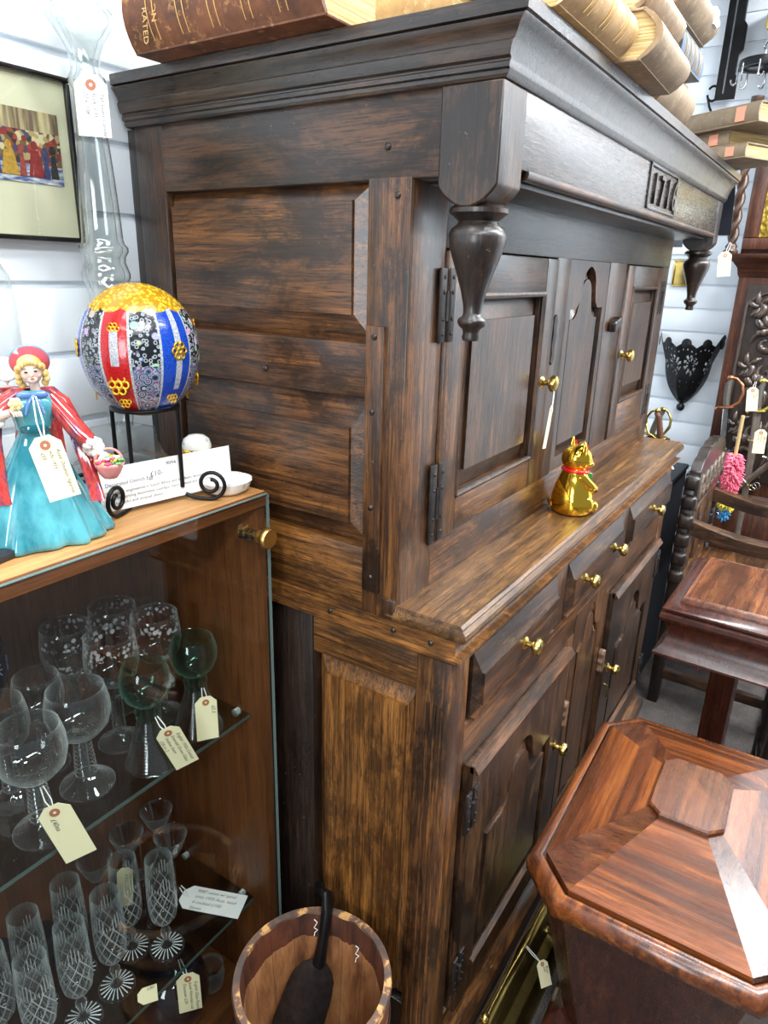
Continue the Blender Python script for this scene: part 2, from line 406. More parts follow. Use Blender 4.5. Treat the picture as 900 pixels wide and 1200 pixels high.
# --- lower front
wbox('front_rail', OAKM('x'), (.055, .003, .895), (W1 - .055, .03, .93))
wbox('front_rail', OAKM('x'), (.055, .003, .690), (W1 - .055, .03, .775))
wbox('front_rail', OAKM('x'), (.055, .003, .060), (W1 - .055, .03, .115))
for a, b in ((.442, .508), (.902, .968)): wbox('drawer_divider', OAKD('z'), (a, .002, .77), (b, .03, .90))
for a, b in ((.558, .612), (.846, .884)): wbox('front_stile', OAKM('z'), (a, .002, .11), (b, .03, .695))
wbox('inner_board', OAKB('x'), (.05, .036, .06), (W1 - .05, .05, .93), .001)  # dark sheet added to stand for the shaded hollow of the lower carcass
sweep_moulding('base_moulding', OAKM('x'), [(-.01, .082), (.004, .080), (.010, .074), (.020, .068), (.028, .058), (.030, .030), (.026, .012), (.0, .010)], 0, W1, 0, YB)
def brass_knob(parent, x, y, z, r=.0158, name='knob'):
    M = Matrix.Translation((x, y, z)) @ Matrix.Rotation(PI / 2, 4, 'X')
    return MB().lathe([(.0001, -.004), (r * .78, -.004), (r * .8, 0), (r * .62, .003), (r * .34, .005), (r * .32, .011), (r * .60, .0145), (r * 1.0, .019), (r * 1.04, .023), (r * .88, .0285), (r * .45, .0315), (.0001, .0322)], M=M, seg=24).build(name, BRASS, parent)
def drawer(x0, x1, z0, z1, knobs):
    d = fielded('drawer', OAKD('x'), 'y', x0, x1, z0, z1, -.014, .016, (.012, .012, .022, .036))
    tr = MB().prism([(x0 + .002, z0 - .006), (x1 - .002, z0 - .006), (x1 - .002, z0 - .001), (x0 + .002, z0 - .001)], 'y', -.006, .01).build('drawer_lip', OAKM('x'), d)
    for kx, kz in knobs: brass_knob(d, kx, -.014, kz)
drawer(.078, .441, .782, .897, [(.258, .838)])
drawer(.509, .901, .782, .899, [(.585, .843), (.80, .845)])
drawer(.969, W1 - .012, .782, .899, [(1.19, .838)])

def arched(x0, x1, z0, zs, w, r):
    """outline of a shouldered-arch opening: shoulders at zs, then a cusp and a round-headed centre"""
    cx = (x0 + x1) / 2; pts = [(x0, z0), (x1, z0), (x1, zs)]
    s = w / 2
    pts += [(cx + s + .028, zs), (cx + s + .012, zs + .012), (cx + s + .004, zs + .030)]
    for i in range(13):
        t = PI * i / 12; pts.append((cx + s * math.cos(t), zs + .042 + r * math.sin(t)))
    pts += [(cx - s - .004, zs + .030), (cx - s - .012, zs + .012), (cx - s - .028, zs), (x0, zs)]
    return pts
def holed_board(name, mat, x0, x1, z0, z1, hole, y0, y1, parent):
    """a board with an opening cut through it (ring of quads between outline and hole)"""
    mb = MB(); n = len(hole); cx = sum(p[0] for p in hole) / n; cz = (min(p[1] for p in hole) + max(p[1] for p in hole)) / 2
    def outer(p):
        dx, dz = p[0] - cx, p[1] - cz; t = 1e9
        if dx > 1e-9: t = min(t, (x1 - cx) / dx)
        if dx < -1e-9: t = min(t, (x0 - cx) / dx)
        if dz > 1e-9: t = min(t, (z1 - cz) / dz)
        if dz < -1e-9: t = min(t, (z0 - cz) / dz)
        return (cx + dx * t, cz + dz * t)
    H = []
    for i, p in enumerate(hole):           # densify so that the outline's corners are met
        q = hole[(i + 1) % n]; L = math.hypot(q[0] - p[0], q[1] - p[1]); k = max(1, int(L / .02))
        for j in range(k): H.append((p[0] + (q[0] - p[0]) * j / k, p[1] + (q[1] - p[1]) * j / k))
    O = [outer(p) for p in H]
    for c in ((x0, z0), (x1, z0), (x1, z1), (x0, z1)):
        i = min(range(len(O)), key=lambda i: math.hypot(O[i][0] - c[0], O[i][1] - c[1])); O[i] = c
    bm = mb.bm; V = lambda p, y: bm.verts.new((p[0], y, p[1]))
    hf = [V(p, y0) for p in H]; of = [V(p, y0) for p in O]; hb = [V(p, y1) for p in H]; ob = [V(p, y1) for p in O]
    hc = [V(((p[0] - cx) * 1.0 + cx, p[1]), y0 + .003) for p in H]
    N_ = len(H)
    for i in range(N_):
        j = (i + 1) % N_
        for q in ((hf[i], of[i], of[j], hf[j]), (of[i], ob[i], ob[j], of[j]), (hb[i], hf[i], hf[j], hb[j])):
            try: bm.faces.new(q)
            except ValueError: pass
    for v in hc: bm.verts.remove(v)
    return mb.build(name, mat, parent, smooth=25)
def arch_panel(name, mat, x0, x1, z0, zs, w, r, face, parent, inset=.018):
    """fielded panel whose field follows the shouldered arch"""
    o = arched(x0 - .002, x1 + .002, z0 - .002, zs + .002, w + .004, r + .002); i = arched(x0 + inset, x1 - inset, z0 + inset * 1.2, zs - inset * 1.15, w - inset * .8, r * .90)
    mb = MB(); P = lambda p, d: (p[0], face + d, p[1])
    mb.loft([[P(p, .03) for p in o], [P(p, .017) for p in o], [P(p, .004) for p in i], [P(p, 0) for p in i]])
    return mb.build(name, mat, parent, smooth=25)
def turn_button(parent, x, y, z, name='turn_button'):
    """small carved wooden catch that swings on a peg"""
    o = [(-.012, -.027), (-.005, -.034), (.007, -.031), (.011, -.020), (.007, -.009), (.012, 0), (.008, .010), (.012, .022), (.006, .033), (-.006, .033), (-.012, .024), (-.008, .010), (-.013, 0), (-.008, -.012)]
    return MB().prism([(x + a, z + b) for a, b in o], 'y', y - .016, y).build(name, wood('pale_oak', srgb(80, 54, 38), srgb(132, 98, 74), srgb(172, 140, 112), 'z', .5, .3, .5), parent, bevel=.003)
def h_hinge(parent, x, y, z0, z1, mat=None):
    mb = MB(); w = .017; h = z1 - z0
    for s in (-1, 1):
        a, b = sorted((x + s * .004, x + s * (.004 + w))); mb.box((a, y - .004, z0), (b, y + .002, z1), .002)
        for t in (.12, .32, .68, .88): mb.ball((x + s * .0125, y - .004, z0 + h * t), (.003, .002, .003), 8, 6)
    mb.tube([(x, y - .004, z0 + h * .3), (x, y - .004, z0 + h * .7)], .004, 8)
    return mb.build('hinge', RUST, parent)
# lower doors (lipped, with shouldered-arch panels)
def lower_door(x0, x1, ox0, ox1, zs, w, r, kx, hinge_left):
    ar = arched(ox0, ox1, .19, zs, w, r)
    d = holed_board('door', OAKD('z'), x0, x1, .117, .686, ar, -.012, .012, CUP)
    arch_panel('door_panel', OAKD('z'), ox0, ox1, .19, zs, w, r, -.0095, d, .026)
    MB().prism([(-.022, .676), (-.013, .689), (-.006, .689), (-.006, .676), (-.013, .672)], 'x', x0, x1).build('door_lip', OAKM('x'), d)
    MB().prism([(-.012, .182), (-.020, .190), (-.020, .196), (-.010, .200), (-.006, .19)], 'x', x0 + .055, x1 - .05).build('sill_bead', OAKM('x'), d)
    brass_knob(d, kx, -.012, .452)
    hx = x0 if hinge_left else x1
    for z in (.185, .56): h_hinge(d, hx, -.012, z, z + .085)
    return d
DL = lower_door(.080, .556, .146, .480, .505, .112, .052, .520, True)
DR = lower_door(.886, W1 - .062, .975, 1.300, .505, .112, .052, .925, False)
turn_button(CUP, .582, .002, .50); turn_button(CUP, .866, .002, .50)
k = MB().tube([(.905 + .011 * math.cos(t), -.026, .385 + .014 * math.sin(t)) for t in [2 * PI * i / 16 for i in range(16)]], .0018, 6, closed=True)
k.tube([(.905, -.026, .399), (.905, -.022, .409), (.905, -.008, .412)], .002, 6).build('key', OLDBR, DR)
ar = arched(.645, .815, .19, .640, .07, .04)
holed_board('centre_board', OAKM('z'), .610, .848, .112, .695 + .045, ar, .001, .02, CUP)
arch_panel('centre_panel', OAKM('z'), .645, .815, .19, .640, .07, .04, .002, CUP)
# --- upper stage, side
wbox('corner_post', OAKM('z'), (0, YU, .957), (.05, .164, 1.566))
wbox('repair_strip', OAKM('z'), (-.006, .130, .995), (.01, .160, 1.386), .002)
wbox('repair_block', OAKM('z'), (-.006, .100, .958), (.01, .132, .992), .002)
wbox('corner_post', OAKD('z'), (0, .548, .957), (.05, YB, 1.66))
wbox('back_strip', OAKB('z'), (.003, YB, .957), (.03, .6315, 1.655), .001)
wbox('side_rail', OAKD('y'), (.001, .058, 1.563), (.04, .60, 1.658))
wbox('side_rail', OAKM('y'), (.003, .160, 1.285), (.04, .55, 1.361))
wbox('side_rail', OAKH('y'), (.003, .160, .955), (.04, .55, 1.060))
fielded('side_panel', OAKM('y'), 'x', .160, .552, 1.358, 1.570, .002, .020, (.030, .012, .040, .028))
fielded('side_panel', OAKM('y'), 'x', .160, .552, 1.058, 1.288, .002, .020, (.032, .016, .036, .048))
for (y, z) in ((.145, 1.372), (.147, 1.27), (.146, 1.13), (.144, 1.02), (.118, 1.545), (.135, 1.60), (.58, 1.42), (.35, 1.31), (.38, .99), (.22, .94), (.10, .944), (.035, .944)):
    MB().ball((-.0065 if y < .16 and z < 1.4 and z > .96 else (-.006 if z < .95 else -.0005), y, z), (.003, .0045, .0045), 8, 6).build('peg', OAKB('y'), CUP)
wbox('side_panel', OAKB('z'), (W1 - .03, YU, .957), (W1, YB, 1.658))
# --- upper stage, front
UP = YU
wbox('front_stile', OAKM('z'), (.003, UP - .001, .96), (.094, UP + .03, 1.655))
wbox('front_stile', OAKD('z'), (1.366, UP - .001, .96), (W1, UP + .03, 1.566))
wbox('front_rail', OAKB('x'), (.092, UP - .002, 1.487), (W1 - .001, UP + .03, 1.655))
wbox('front_rail', OAKM('x'), (.09, UP - .0015, .96), (1.37, UP + .03, 1.056))
wbox('front_stile', OAKD('z'), (.525, UP - .001, 1.05), (.602, UP + .03, 1.49))
wbox('front_stile', OAKD('z'), (.862, UP - .001, 1.05), (.995, UP + .03, 1.49))
wbox('inner_board', OAKB('x'), (.05, UP + .034, .985), (W1 - .05, UP + .045, 1.65), .001)  # dark sheet again, in place of the upper carcass's shaded inside
def upper_door(x0, x1, ox0, ox1, oz0, oz1):
    z0, z1 = 1.058, 1.485; y0, y1 = UP - .006, UP + .02
    d = MB().box((x0, y0, z0), (ox0, y1, z1), .003).build('door', OAKM('z'), CUP)
    MB().box((ox1, y0, z0), (x1, y1, z1), .003).build('door_stile', OAKD('z'), d)
    MB().box((ox0, y0 + .0005, oz1), (ox1, y1, z1), .003).build('door_rail', OAKD('x'), d)
    MB().box((ox0, y0 + .0005, z0), (ox1, y1, oz0), .003).build('door_rail', OAKM('x'), d)
    fielded('door_panel', OAKD('z'), 'y', ox0 - .004, ox1 + .004, oz0 - .004, oz1 + .004, UP - .002, .018, (.034, .038, .040, .040), d)
    b = MB()
    for q, w in (((ox0, oz0, ox1, oz0), 0), ((ox0, oz1, ox1, oz1), 0), ((ox0, oz0, ox0, oz1), 0), ((ox1, oz0, ox1, oz1), 0)):
        b.tube([(q[0], y0 + .003, q[1]), (q[2], y0 + .003, q[3])], .0055, 8)
    b.build('panel_moulding', OAKD('z'), d)
    return d
D1 = upper_door(.096, .522, .158, .466, 1.118, 1.424)
D2 = upper_door(.998, 1.364, 1.058, 1.312, 1.148, 1.432)
h_hinge(D1, .094, UP - .004, 1.362, 1.462); h_hinge(D1, .094, UP - .004, 1.058, 1.185)
h_hinge(D2, 1.366, UP - .004, 1.36, 1.45); h_hinge(D2, 1.366, UP - .004, 1.07, 1.16)
brass_knob(D1, .492, UP - .006, 1.262); brass_knob(D2, 1.028, UP - .006, 1.272)
ar = arched(.628, .838, 1.085, 1.392, .085, .042)
holed_board('centre_board', OAKD('z'), .600, .864, 1.052, 1.49, ar, UP + .001, UP + .024, CUP)
arch_panel('centre_panel', OAKD('z'), .628, .838, 1.085, 1.392, .085, .042, UP + .006, CUP, .018)
tb = MB().prism([(-.012, -.03), (.012, -.03), (.014, -.008), (.010, 0), (.014, .010), (.010, .030), (-.010, .030), (-.014, .010), (-.010, 0), (-.014, -.008)], 'y', -.018, 0).build('turn_button', RUST and OAKB('z'), CUP, bevel=.004, M=Matrix.Translation((.925, UP - .001, 1.352)) @ Matrix.Rotation(1.35, 4, 'Y'))
es = MB().prism([(.0, -.046), (.010, -.036), (.006, -.012), (.012, .008), (.007, .026), (.012, .038), (.004, .050), (-.006, .044), (-.010, .03), (-.006, .012), (-.011, -.006), (-.006, -.026), (-.011, -.038)], 'y', -.004, 0, M=Matrix.Translation((.536, UP - .0012, 1.336))).build('escutcheon', RUST, CUP, bevel=.001)
# --- frieze with its carved date
FZ = -.017
fr = MB().box((-.002, FZ, 1.574), (W1, FZ + .026, 1.658), .002).build('frieze', wood('frieze_oak', srgb(40, 30, 25), srgb(70, 55, 45), srgb(100, 80, 64), 'x', .26, .7, .45, coat=.6, wear=.15), CUP)
MB().tube([(.085, FZ + .008, 1.573), (W1 - .02, FZ + .008, 1.573)], .0085, 12).build('frieze_bead', OAKM('x'), fr)
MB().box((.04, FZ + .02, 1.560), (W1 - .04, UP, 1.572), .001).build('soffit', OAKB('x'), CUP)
wbox('side_rail', OAKB('y'), (W1 - .04, FZ + .026, 1.563), (W1, UP, 1.658), .002)
dm = MB()
for lo, hi in (((.640, FZ - .0035, 1.652), (.868, FZ, 1.657)), ((.640, FZ - .0035, 1.579), (.868, FZ, 1.584)), ((.640, FZ - .0035, 1.579), (.646, FZ, 1.657)), ((.862, FZ - .0035, 1.579), (.868, FZ, 1.657))): dm.box(lo, hi, .001)
dm.build('date_border', OAKB('x'), fr)
for i, chx in enumerate('1716'):
    Mx = Matrix(((1.25, 0, 0, .668 + i * .053), (0, 0, 1, FZ - .002), (0, 1.55, 0, 1.590), (0, 0, 0, 1)))
    lettering('carved_date', chx, .050, OAKB('x'), fr, Mx, depth=.003)
# end posts with scalloped feet and turned drops
def drop(cx, cy, mirror):
    x0, x1 = (-.005, .062) if not mirror else (W1 - .062, W1 + .002)
    y0, y1 = FZ - .001, .060
    po = MB()
    n = 12; sc = [(y0 + (y1 - y0) * i / n, 1.552 - .024 * math.sin(PI * i / n) ** .8) for i in range(n + 1)]
    po.prism([(y1, 1.657), (y0, 1.657)] + sc, 'x', x0, x1)
    o = po.build('drop_post', OAKB('z') if mirror else OAKD('z'), CUP, bevel=.0025)
    c = 'drop_turning'
    def squash(t, z): return 1.0
    prof = [(.0001, 1.535), (.030, 1.533), (.0355, 1.529), (.0355, 1.524), (.029, 1.519), (.024, 1.515), (.026, 1.511), (.033, 1.506), (.0355, 1.498), (.0345, 1.488), (.030, 1.474), (.0235, 1.456), (.0165, 1.435), (.0125, 1.418), (.0115, 1.408), (.013, 1.404), (.0175, 1.401), (.0185, 1.397), (.0165, 1.392), (.0115, 1.388), (.0105, 1.383), (.0115, 1.378), (.0105, 1.374), (.0001, 1.3735)]
    MB().lathe(prof, (cx, cy, 0), 32).build('drop_turning', OAKB('z'), o, smooth=50)
    return o
drop(.030, .020, False); drop(W1 - .032, .020, True)
# --- cornice
# (end offset, front offset, z)
cprof = [(-.01, -.01, 1.656), (.003, .003, 1.657), (.005, .006, 1.6600), (.005, .0075, 1.6640), (.0085, .0085, 1.6655), (.0090, .0090, 1.6700), (.0075, .0092, 1.6715), (.0075, .0095, 1.6735), (.012, .0102, 1.6755),
         (.0145, .0120, 1.682), (.0155, .0140, 1.6875), (.0130, .0152, 1.6900), (.0150, .0185, 1.6960), (.0195, .0230, 1.7020), (.0230, .0275, 1.7060), (.0235, .0290, 1.7080), (.0200, .0295, 1.7095), (.0245, .0330, 1.7110), (.0250, .0340, 1.7250)]
m = MB()
rings = []
for oe, o_, z in cprof:
    rings.append([(-.002 - oe, YB + .012, z), (-.002 - oe, FZ - o_ * .95, z), (W1 + oe * .6, FZ - o_ * .95, z), (W1 + oe * .6, YB + .012, z)])
m.loft(rings, cap=False, closed=False); m.quad(rings[-1]); m.quad(rings[0])
m.build('cornice', wood('cornice_oak', srgb(30, 24, 21), srgb(58, 45, 37), srgb(96, 66, 42), 'y', .30, .35, .7, coat=.55, wear=.2), CUP, smooth=28)

# ------------------------------------------------------------------ glass-fronted display cabinet
CAB = thing('display_cabinet', 'wooden display cabinet with clear glass door and round brass knob beside the cupboard', 'cabinet', (0, 0, 0))
CX0, CX1, CY0, CY1, CZ = -.90, -.040, .322, .606, 1.131
wbox('top_board', PALE('x'), (CX0, CY0 - .001, CZ - .022), (CX1, CY1, CZ), .002, CAB)
wbox('top_edge', TEAK('x'), (CX0, CY0 - .004, CZ - .024), (CX1, CY0 - .0005, CZ - .001), .002, CAB)
wbox('side_panel', TEAK('z'), (CX1 - .020, CY0, .0), (CX1, CY1, CZ - .022), .002, CAB)
wbox('side_panel', TEAK('z'), (CX0, CY0, .0), (CX0 + .02, CY1, CZ - .022), .002, CAB)
wbox('back_panel', TEAK('z'), (CX0 + .02, CY1 - .010, .05), (CX1 - .02, CY1 - .002, CZ - .022), .001, CAB)
wbox('bottom_board', TEAK('x'), (CX0 + .02, CY0 + .002, .045), (CX1 - .02, CY1 - .01, .065), .002, CAB)
wbox('plinth', TEAK('x'), (CX0 + .02, CY0 + .02, 0), (CX1 - .02, CY0 + .036, .046), .001, CAB)
DOOR = MB().box((CX0, .3135, .03), (CX1 - .001, .3185, CZ - .004)).build('glass_door', PANE, CAB)
m = MB(); e = .0012
m.box((CX1 - .0012, .3133, .03), (CX1, .3187, CZ - .003)); m.box((CX0, .3133, CZ - .0042), (CX1, .3187, CZ - .003))
m.build('polished_edge', PANEDGE, DOOR)
MB().lathe([(.0001, 0), (.010, 0), (.0105, .004), (.006, .006), (.006, .012), (.0155, .014), (.0165, .018), (.0165, .022), (.0145, .0245), (.0001, .0255)], M=Matrix.Translation((-.0655, .3133, 1.065)) @ Matrix.Rotation(PI / 2, 4, 'X')).build('door_knob', plain('satin_brass', srgb(214, 176, 104), .35, 1), DOOR)
MB().box((-.078, .3190, 1.058), (-.060, .345, 1.072), .002).build('door_catch', STEEL, DOOR)
SZ1, SZ2 = .717, .290
for z, y0 in ((SZ1, .352), (SZ2, .364)):
    sh = MB().box((CX0 + .022, y0, z), (CX1 - .0225, CY1 - .012, z + .006)).build('glass_shelf', SHELFG, CAB)
    MB().box((CX0 + .022, y0 - .001, z + .0002), (CX1 - .0225, y0 + .0005, z + .0058)).build('shelf_edge', plain('dark_glass_edge', srgb(60, 76, 72), .2), sh)
    for y in (y0 + .03, CY1 - .05): MB().lathe([(.0001, 0), (.007, 0), (.007, .010), (.0001, .011)], M=Matrix.Translation((CX1 - .0205, y, z - .0005)) @ Matrix.Rotation(-PI / 2, 4, 'Y'), seg=14).build('shelf_peg', plain('clear_plastic', srgb(210, 216, 214), .3), CAB)
T1, T2 = SZ1 + .0062, SZ2 + .0062

# ------------------------------------------------------------------ price tags
def price_tag(label, top, bot, w, normal, text=(), tie=None, mat=CREAM, eye=True, loops=True, size=.009, ink=INK, name='price_tag', rot=True):
    """luggage label: top/bottom mid points, width, facing; tie = point the string is looped on"""
    top, bot = Vector(top), Vector(bot); up = top - bot; L = up.length; c = (top + bot) / 2
    M = frame_from(up, normal); M.translation = c
    t = thing(name, label, 'price tag', top); Mi = Matrix.Translation(-top) @ M; h = L / 2; s = w * .28
    MB().prism([(-w / 2, -h), (w / 2, -h), (w / 2, h - s), (w / 2 - s, h), (-w / 2 + s, h), (-w / 2, h - s)], 'z', -.0004, .0004, M=Mi).build('card', mat, t)
    if eye:
        ey = MB(); r0, r1 = w * .055, w * .16; q = []
        ey.lathe([(r0, 0), (r1, 0), (r1, .0006), (r0, .0006), (r0, 0)], (0, h - w * .30, .0003), 16, M=Mi).build('eyelet', EYE, t)
    for i, line in enumerate(text):
        if rot: Mt = Mi @ Matrix.Translation((w * .5 - w * .24 * (i + 1) - .000, h - w * .5, .0007)) @ Matrix.Rotation(-PI / 2, 4, 'Z')
        else: Mt = Mi @ Matrix.Translation((-w * .42, h - w * .62 - i * size * 1.25, .0007))
        lettering('handwriting', line, size, ink, t, Mt, shear=.3)
    if tie is not None:
        e = Mi @ Vector((0, h - w * .30, .001)); k = Vector(tie) - top; sx = (Mi.to_3x3() @ Vector((1, 0, 0))) * w * .10
        sb = MB(); mid = (e + k) / 2
        sb.tube([e, mid + sx + Vector((0, 0, -.002)), k + sx * .5], .0008, 6); sb.tube([e, mid - sx + Vector((0, 0, -.001)), k - sx * .5], .0008, 6)
        sb.build('string', STRING, t)
    return t
VIEW = lambda p: (Vector((-.789, -.389, 1.454)) - Vector(p))

# ------------------------------------------------------------------ glasses
def stemware(name, label, cat, prof, mat, loc, group, seg=36, mod=None, parts=()):
    t = thing(name, label, cat, loc, 0, group)
    for nm, pr, mt, md in ((('bowl', prof, mat, mod),) + tuple(parts)):
        MB().lathe(pr, (0, 0, 0), seg, mod=md).build(nm, mt, t, smooth=60)
    return t
def cup(outer, th=.0011):
    """turn an outer wall (bottom to rim) into a thin closed shell"""
    inn = [(max(r - th, .0001), z + (th if i == 0 else 0)) for i, (r, z) in enumerate(outer)]
    return outer + [(outer[-1][0] - th * .5, outer[-1][1] + th * .6)] + inn[::-1]
def beads(z0, z1, r0, r1, n, amp):
    out = []
    for i in range(n * 4 + 1):
        t = i / (n * 4); out.append((r0 + (r1 - r0) * t + amp * (.5 - .5 * math.cos(2 * PI * i / 4)), z0 + (z1 - z0) * t))
    return out
# green roemers: ribbed conical foot, short hollow neck, globular bowl
g_bowl = cup([(.012, .093), (.021, .097), (.031, .106), (.0372, .120), (.0382, .132), (.0355, .144), (.0318, .153)])
g_neck = [(.0165, .072), (.0185, .074), (.018, .080), (.0195, .083), (.0175, .088), (.018, .093), (.012, .095), (.011, .080), (.012, .072)]
g_foot = [(.0405, 0), (.0415, .002)] + beads(.003, .070, .0395, .0165, 16, .0009) + [(.0165, .072), (.012, .072), (.014, .06), (.036, .004), (.0405, 0)]
ga = stemware('roemer_glass', 'small green roemer wine glass standing nearer the door, left of its twin', 'wine glass', g_bowl, GREEN, (-.238, .3895, T1), 'green roemer glasses', parts=(('neck', g_neck, GREEN, None), ('foot', g_foot, THICK, None)))
ga.scale = (1, 1, 1.12)
dup(ga, (-.1405, .394, T1), .6, 'small green roemer wine glass at the right end of the upper shelf')
# clear roemers: wide bowl, beaded stem, domed foot
c_bowl = cup([(.010, .078), (.030, .082), (.0445, .095), (.0500, .112), (.0495, .126), (.0460, .140), (.0435, .148)])
c_stem = [(.009, .078)] + [(r, z) for r, z in beads(.076, .020, .0115, .0165, 9, .0020)] + [(.0165, .018), (.006, .018), (.006, .076)]
c_foot = [(.017, .019), (.024, .013), (.038, .006), (.0435, .003), (.0435, .0), (.0001, .0)]
ca = stemware('roemer_glass', 'wide clear roemer glass on beaded stem, right of the others without tag', 'wine glass', c_bowl, CLEAR, (-.327, .426, T1), 'clear roemer glasses', parts=(('stem', c_stem, CLEAR, None), ('foot', c_foot, CLEAR, None)))
ca.scale = (.89, .89, 1.12)
dup(ca, (-.414, .3965, T1), .5, 'wide clear roemer glass in front with a cream price tag tied on its stem')
dup(ca, (-.407, .481, T1), .9, 'wide clear roemer glass cut off by the left edge of the photo', scale=(.72, .72, 1.12))
dup(ca, (-.335, .513, T1), .2, 'wide clear roemer glass behind, between the blue goblet and front glasses', scale=(.72, .72, 1.06))
# etched glasses with vine-leaf bands
e_bowl = cup([(.008, .098), (.026, .103), (.0400, .116), (.0452, .134), (.0450, .150), (.0425, .168), (.0415, .178)])
e_stem = [(.0075, .098)] + beads(.096, .016, .0085, .0105, 8, .0015) + [(.004, .016), (.004, .096)]
e_foot = [(.010, .017), (.018, .009), (.034, .004), (.0385, .002), (.0385, 0), (.0001, 0)]
ea = stemware('etched_glass', 'clear goblet etched with vine leaves, leftmost of the four etched ones', 'wine glass', e_bowl, ETCH, (-.258, .551, T1), 'etched vine goblets', parts=(('stem', e_stem, CLEAR, None), ('foot', e_foot, CLEAR, None)))
ea.scale = (.90, .90, 1.09)
dup(ea, (-.172, .552, T1), .7, 'clear goblet etched with vine leaves, rearmost of the four by the back panel')
dup(ea, (-.149, .474, T1), 1.9, 'clear goblet etched with vine leaves, rightmost of the four, behind the green glasses')
dup(ea, (-.236, .471, T1), 2.6, 'clear goblet etched with vine leaves, frontmost of the four, beside the green roemer')
# blue cut goblet
b_bowl = cup([(.010, .092), (.024, .096), (.034, .108), (.0385, .126), (.0375, .150), (.0345, .170)], .002)
bg = stemware('blue_goblet', 'dark blue cut-glass goblet with clear stem at the left edge of the shelf', 'wine glass', b_bowl, BLUEG, (-.302, .650 - .085, T1), None, parts=(('stem', [(.010, .092), (.006, .08), (.008, .05), (.006, .02), (.03, .005), (.036, .002), (.036, 0), (.0001, 0)], CLEAR, None),))
bg.location = (-.385, .557, T1); bg.scale = (.84, .84, 1.38)
sm = MB()
for k in range(8):
    a = 2 * PI * k / 8 + .2
    for j in range(4):
        t = PI * j / 4; c_ = Vector((.0386 * math.cos(a), .0386 * math.sin(a), .132)); u = Vector((-math.sin(a), math.cos(a), 0)); d = u * math.cos(t) + Vector((0, 0, 1)) * math.sin(t)
        sm.tube([c_ - d * .009, c_ + d * .009], .0006, 5)
sm.build('star_cuts', plain('cut_facets', srgb(150, 165, 215), .3), bg)
# cocktail glasses with twist stems
k_bowl = cup([(.005, .098), (.014, .104), (.026, .120), (.036, .140), (.0405, .150)], .0009)
def twist_stem():
    pr = [(.0045, .010), (.0042, .05), (.0045, .098)]
    return pr
ka = thing('cocktail_glass', 'small conical cocktail glass with purple twist stem, nearest the lower shelf corner', 'cocktail glass', (-.148, .488, T2), 0, 'twist-stem cocktail glasses')
MB().lathe(k_bowl, seg=32).build('bowl', CLEAR, ka, smooth=60)
m = MB(); m.lathe([(.0001, .008), (.0036, .010), (.0036, .098), (.0001, .099)], seg=12)
for p in (0, PI): m.tube([(.0036 * math.cos(p + z * 190), .0036 * math.sin(p + z * 190), z) for z in [.010 + .0015 * i for i in range(58)]], .0016, 6)
m.build('twist_stem', PURPG, ka)
MB().lathe([(.004, .010), (.012, .006), (.028, .003), (.032, .0015), (.032, 0), (.0001, 0)], seg=32).build('foot', CLEAR, ka)
ka.scale = (.76, .76, 1.02)
dup(ka, (-.122, .560, T2), .4, 'small conical cocktail glass, second from the cabinet side and near the back')
dup(ka, (-.192, .558, T2), .9, 'small conical cocktail glass at the very back, under the upper shelf edge')
dup(ka, (-.262, .555, T2), 1.2, 'small conical cocktail glass, leftmost of the five behind the flutes')
dup(ka, (-.211, .492, T2), 1.7, 'small conical cocktail glass in the middle, just behind the tagged flute')
# cut-crystal champagne flutes
f_bowl = cup([(.006, .062), (.017, .066), (.0235, .076), (.0268, .095), (.0275, .120), (.0265, .160), (.0245, .200)], .0016)
f_stem = [(.007, .062), (.0055, .055), (.0065, .046), (.0095, .040), (.0075, .034), (.005, .024), (.006, .014), (.010, .008), (.0001, .008)]
fa = thing('champagne_flute', 'cut-crystal champagne flute nearest the right end of the lower shelf', 'champagne flute', (-.228, .418, T2), 0, 'cut-crystal champagne flutes')
MB().lathe(f_bowl, seg=40).build('bowl', CUT, fa, smooth=60); MB().lathe(f_stem, seg=24).build('stem', CLEAR, fa, smooth=60)
def petal(t, z): return 1.0
fo = MB().lathe([(.008, .008), (.020, .005), (.031, .003), (.032, .0015), (.032, 0), (.0001, 0)], seg=40).build('foot', CLEAR, fa)
rays = MB()
for k in range(20):
    a = 2 * PI * k / 20; rays.tube([(.011 * math.cos(a), .011 * math.sin(a), .0075), (.029 * math.cos(a), .029 * math.sin(a), .004)], [.0007, .0011], 5)
rays.build('star_cuts', plain('crystal_cuts', srgb(196, 202, 202), .3), fo)
fa.scale = (.92, .92, 1.03)
FL = [((-.265, .466), 'cut-crystal champagne flute holding a folded paper price slip'), ((-.324, .430), 'cut-crystal champagne flute in front of the tagged flute, star foot in full view'),
      ((-.347, .502), 'cut-crystal champagne flute beside the small dark blue tumbler'), ((-.389, .427), 'cut-crystal champagne flute frontmost in the middle with a price slip by its foot'),
      ((-.419, .500), 'cut-crystal champagne flute second in the left row, behind the front one'), ((-.453, .424), 'cut-crystal champagne flute frontmost at the lower left corner of the photo'), ((-.482, .486), 'cut-crystal champagne flute mostly cut off by the left edge of the photo')]
for i, ((x, y), lb) in enumerate(FL): dup(fa, (x, y, T2), i * .37, lb)
# small blue tumblers behind the flutes
bt = stemware('blue_tumbler', 'small dark blue glass tumbler behind the flutes, right of the pair', 'tumbler', cup([(.018, .001), (.020, .006), (.0225, .045), (.0245, .078)], .0018), BLUEG, (-.316, .562, T2), 'blue glass tumblers')
MB().lathe([(.0001, 0), (.018, 0), (.018, .002), (.0001, .003)], seg=28).build('base', BLUEG, bt)
dup(bt, (-.372, .562, T2), .4, 'small dark blue glass tumbler behind the flutes, left of the pair')
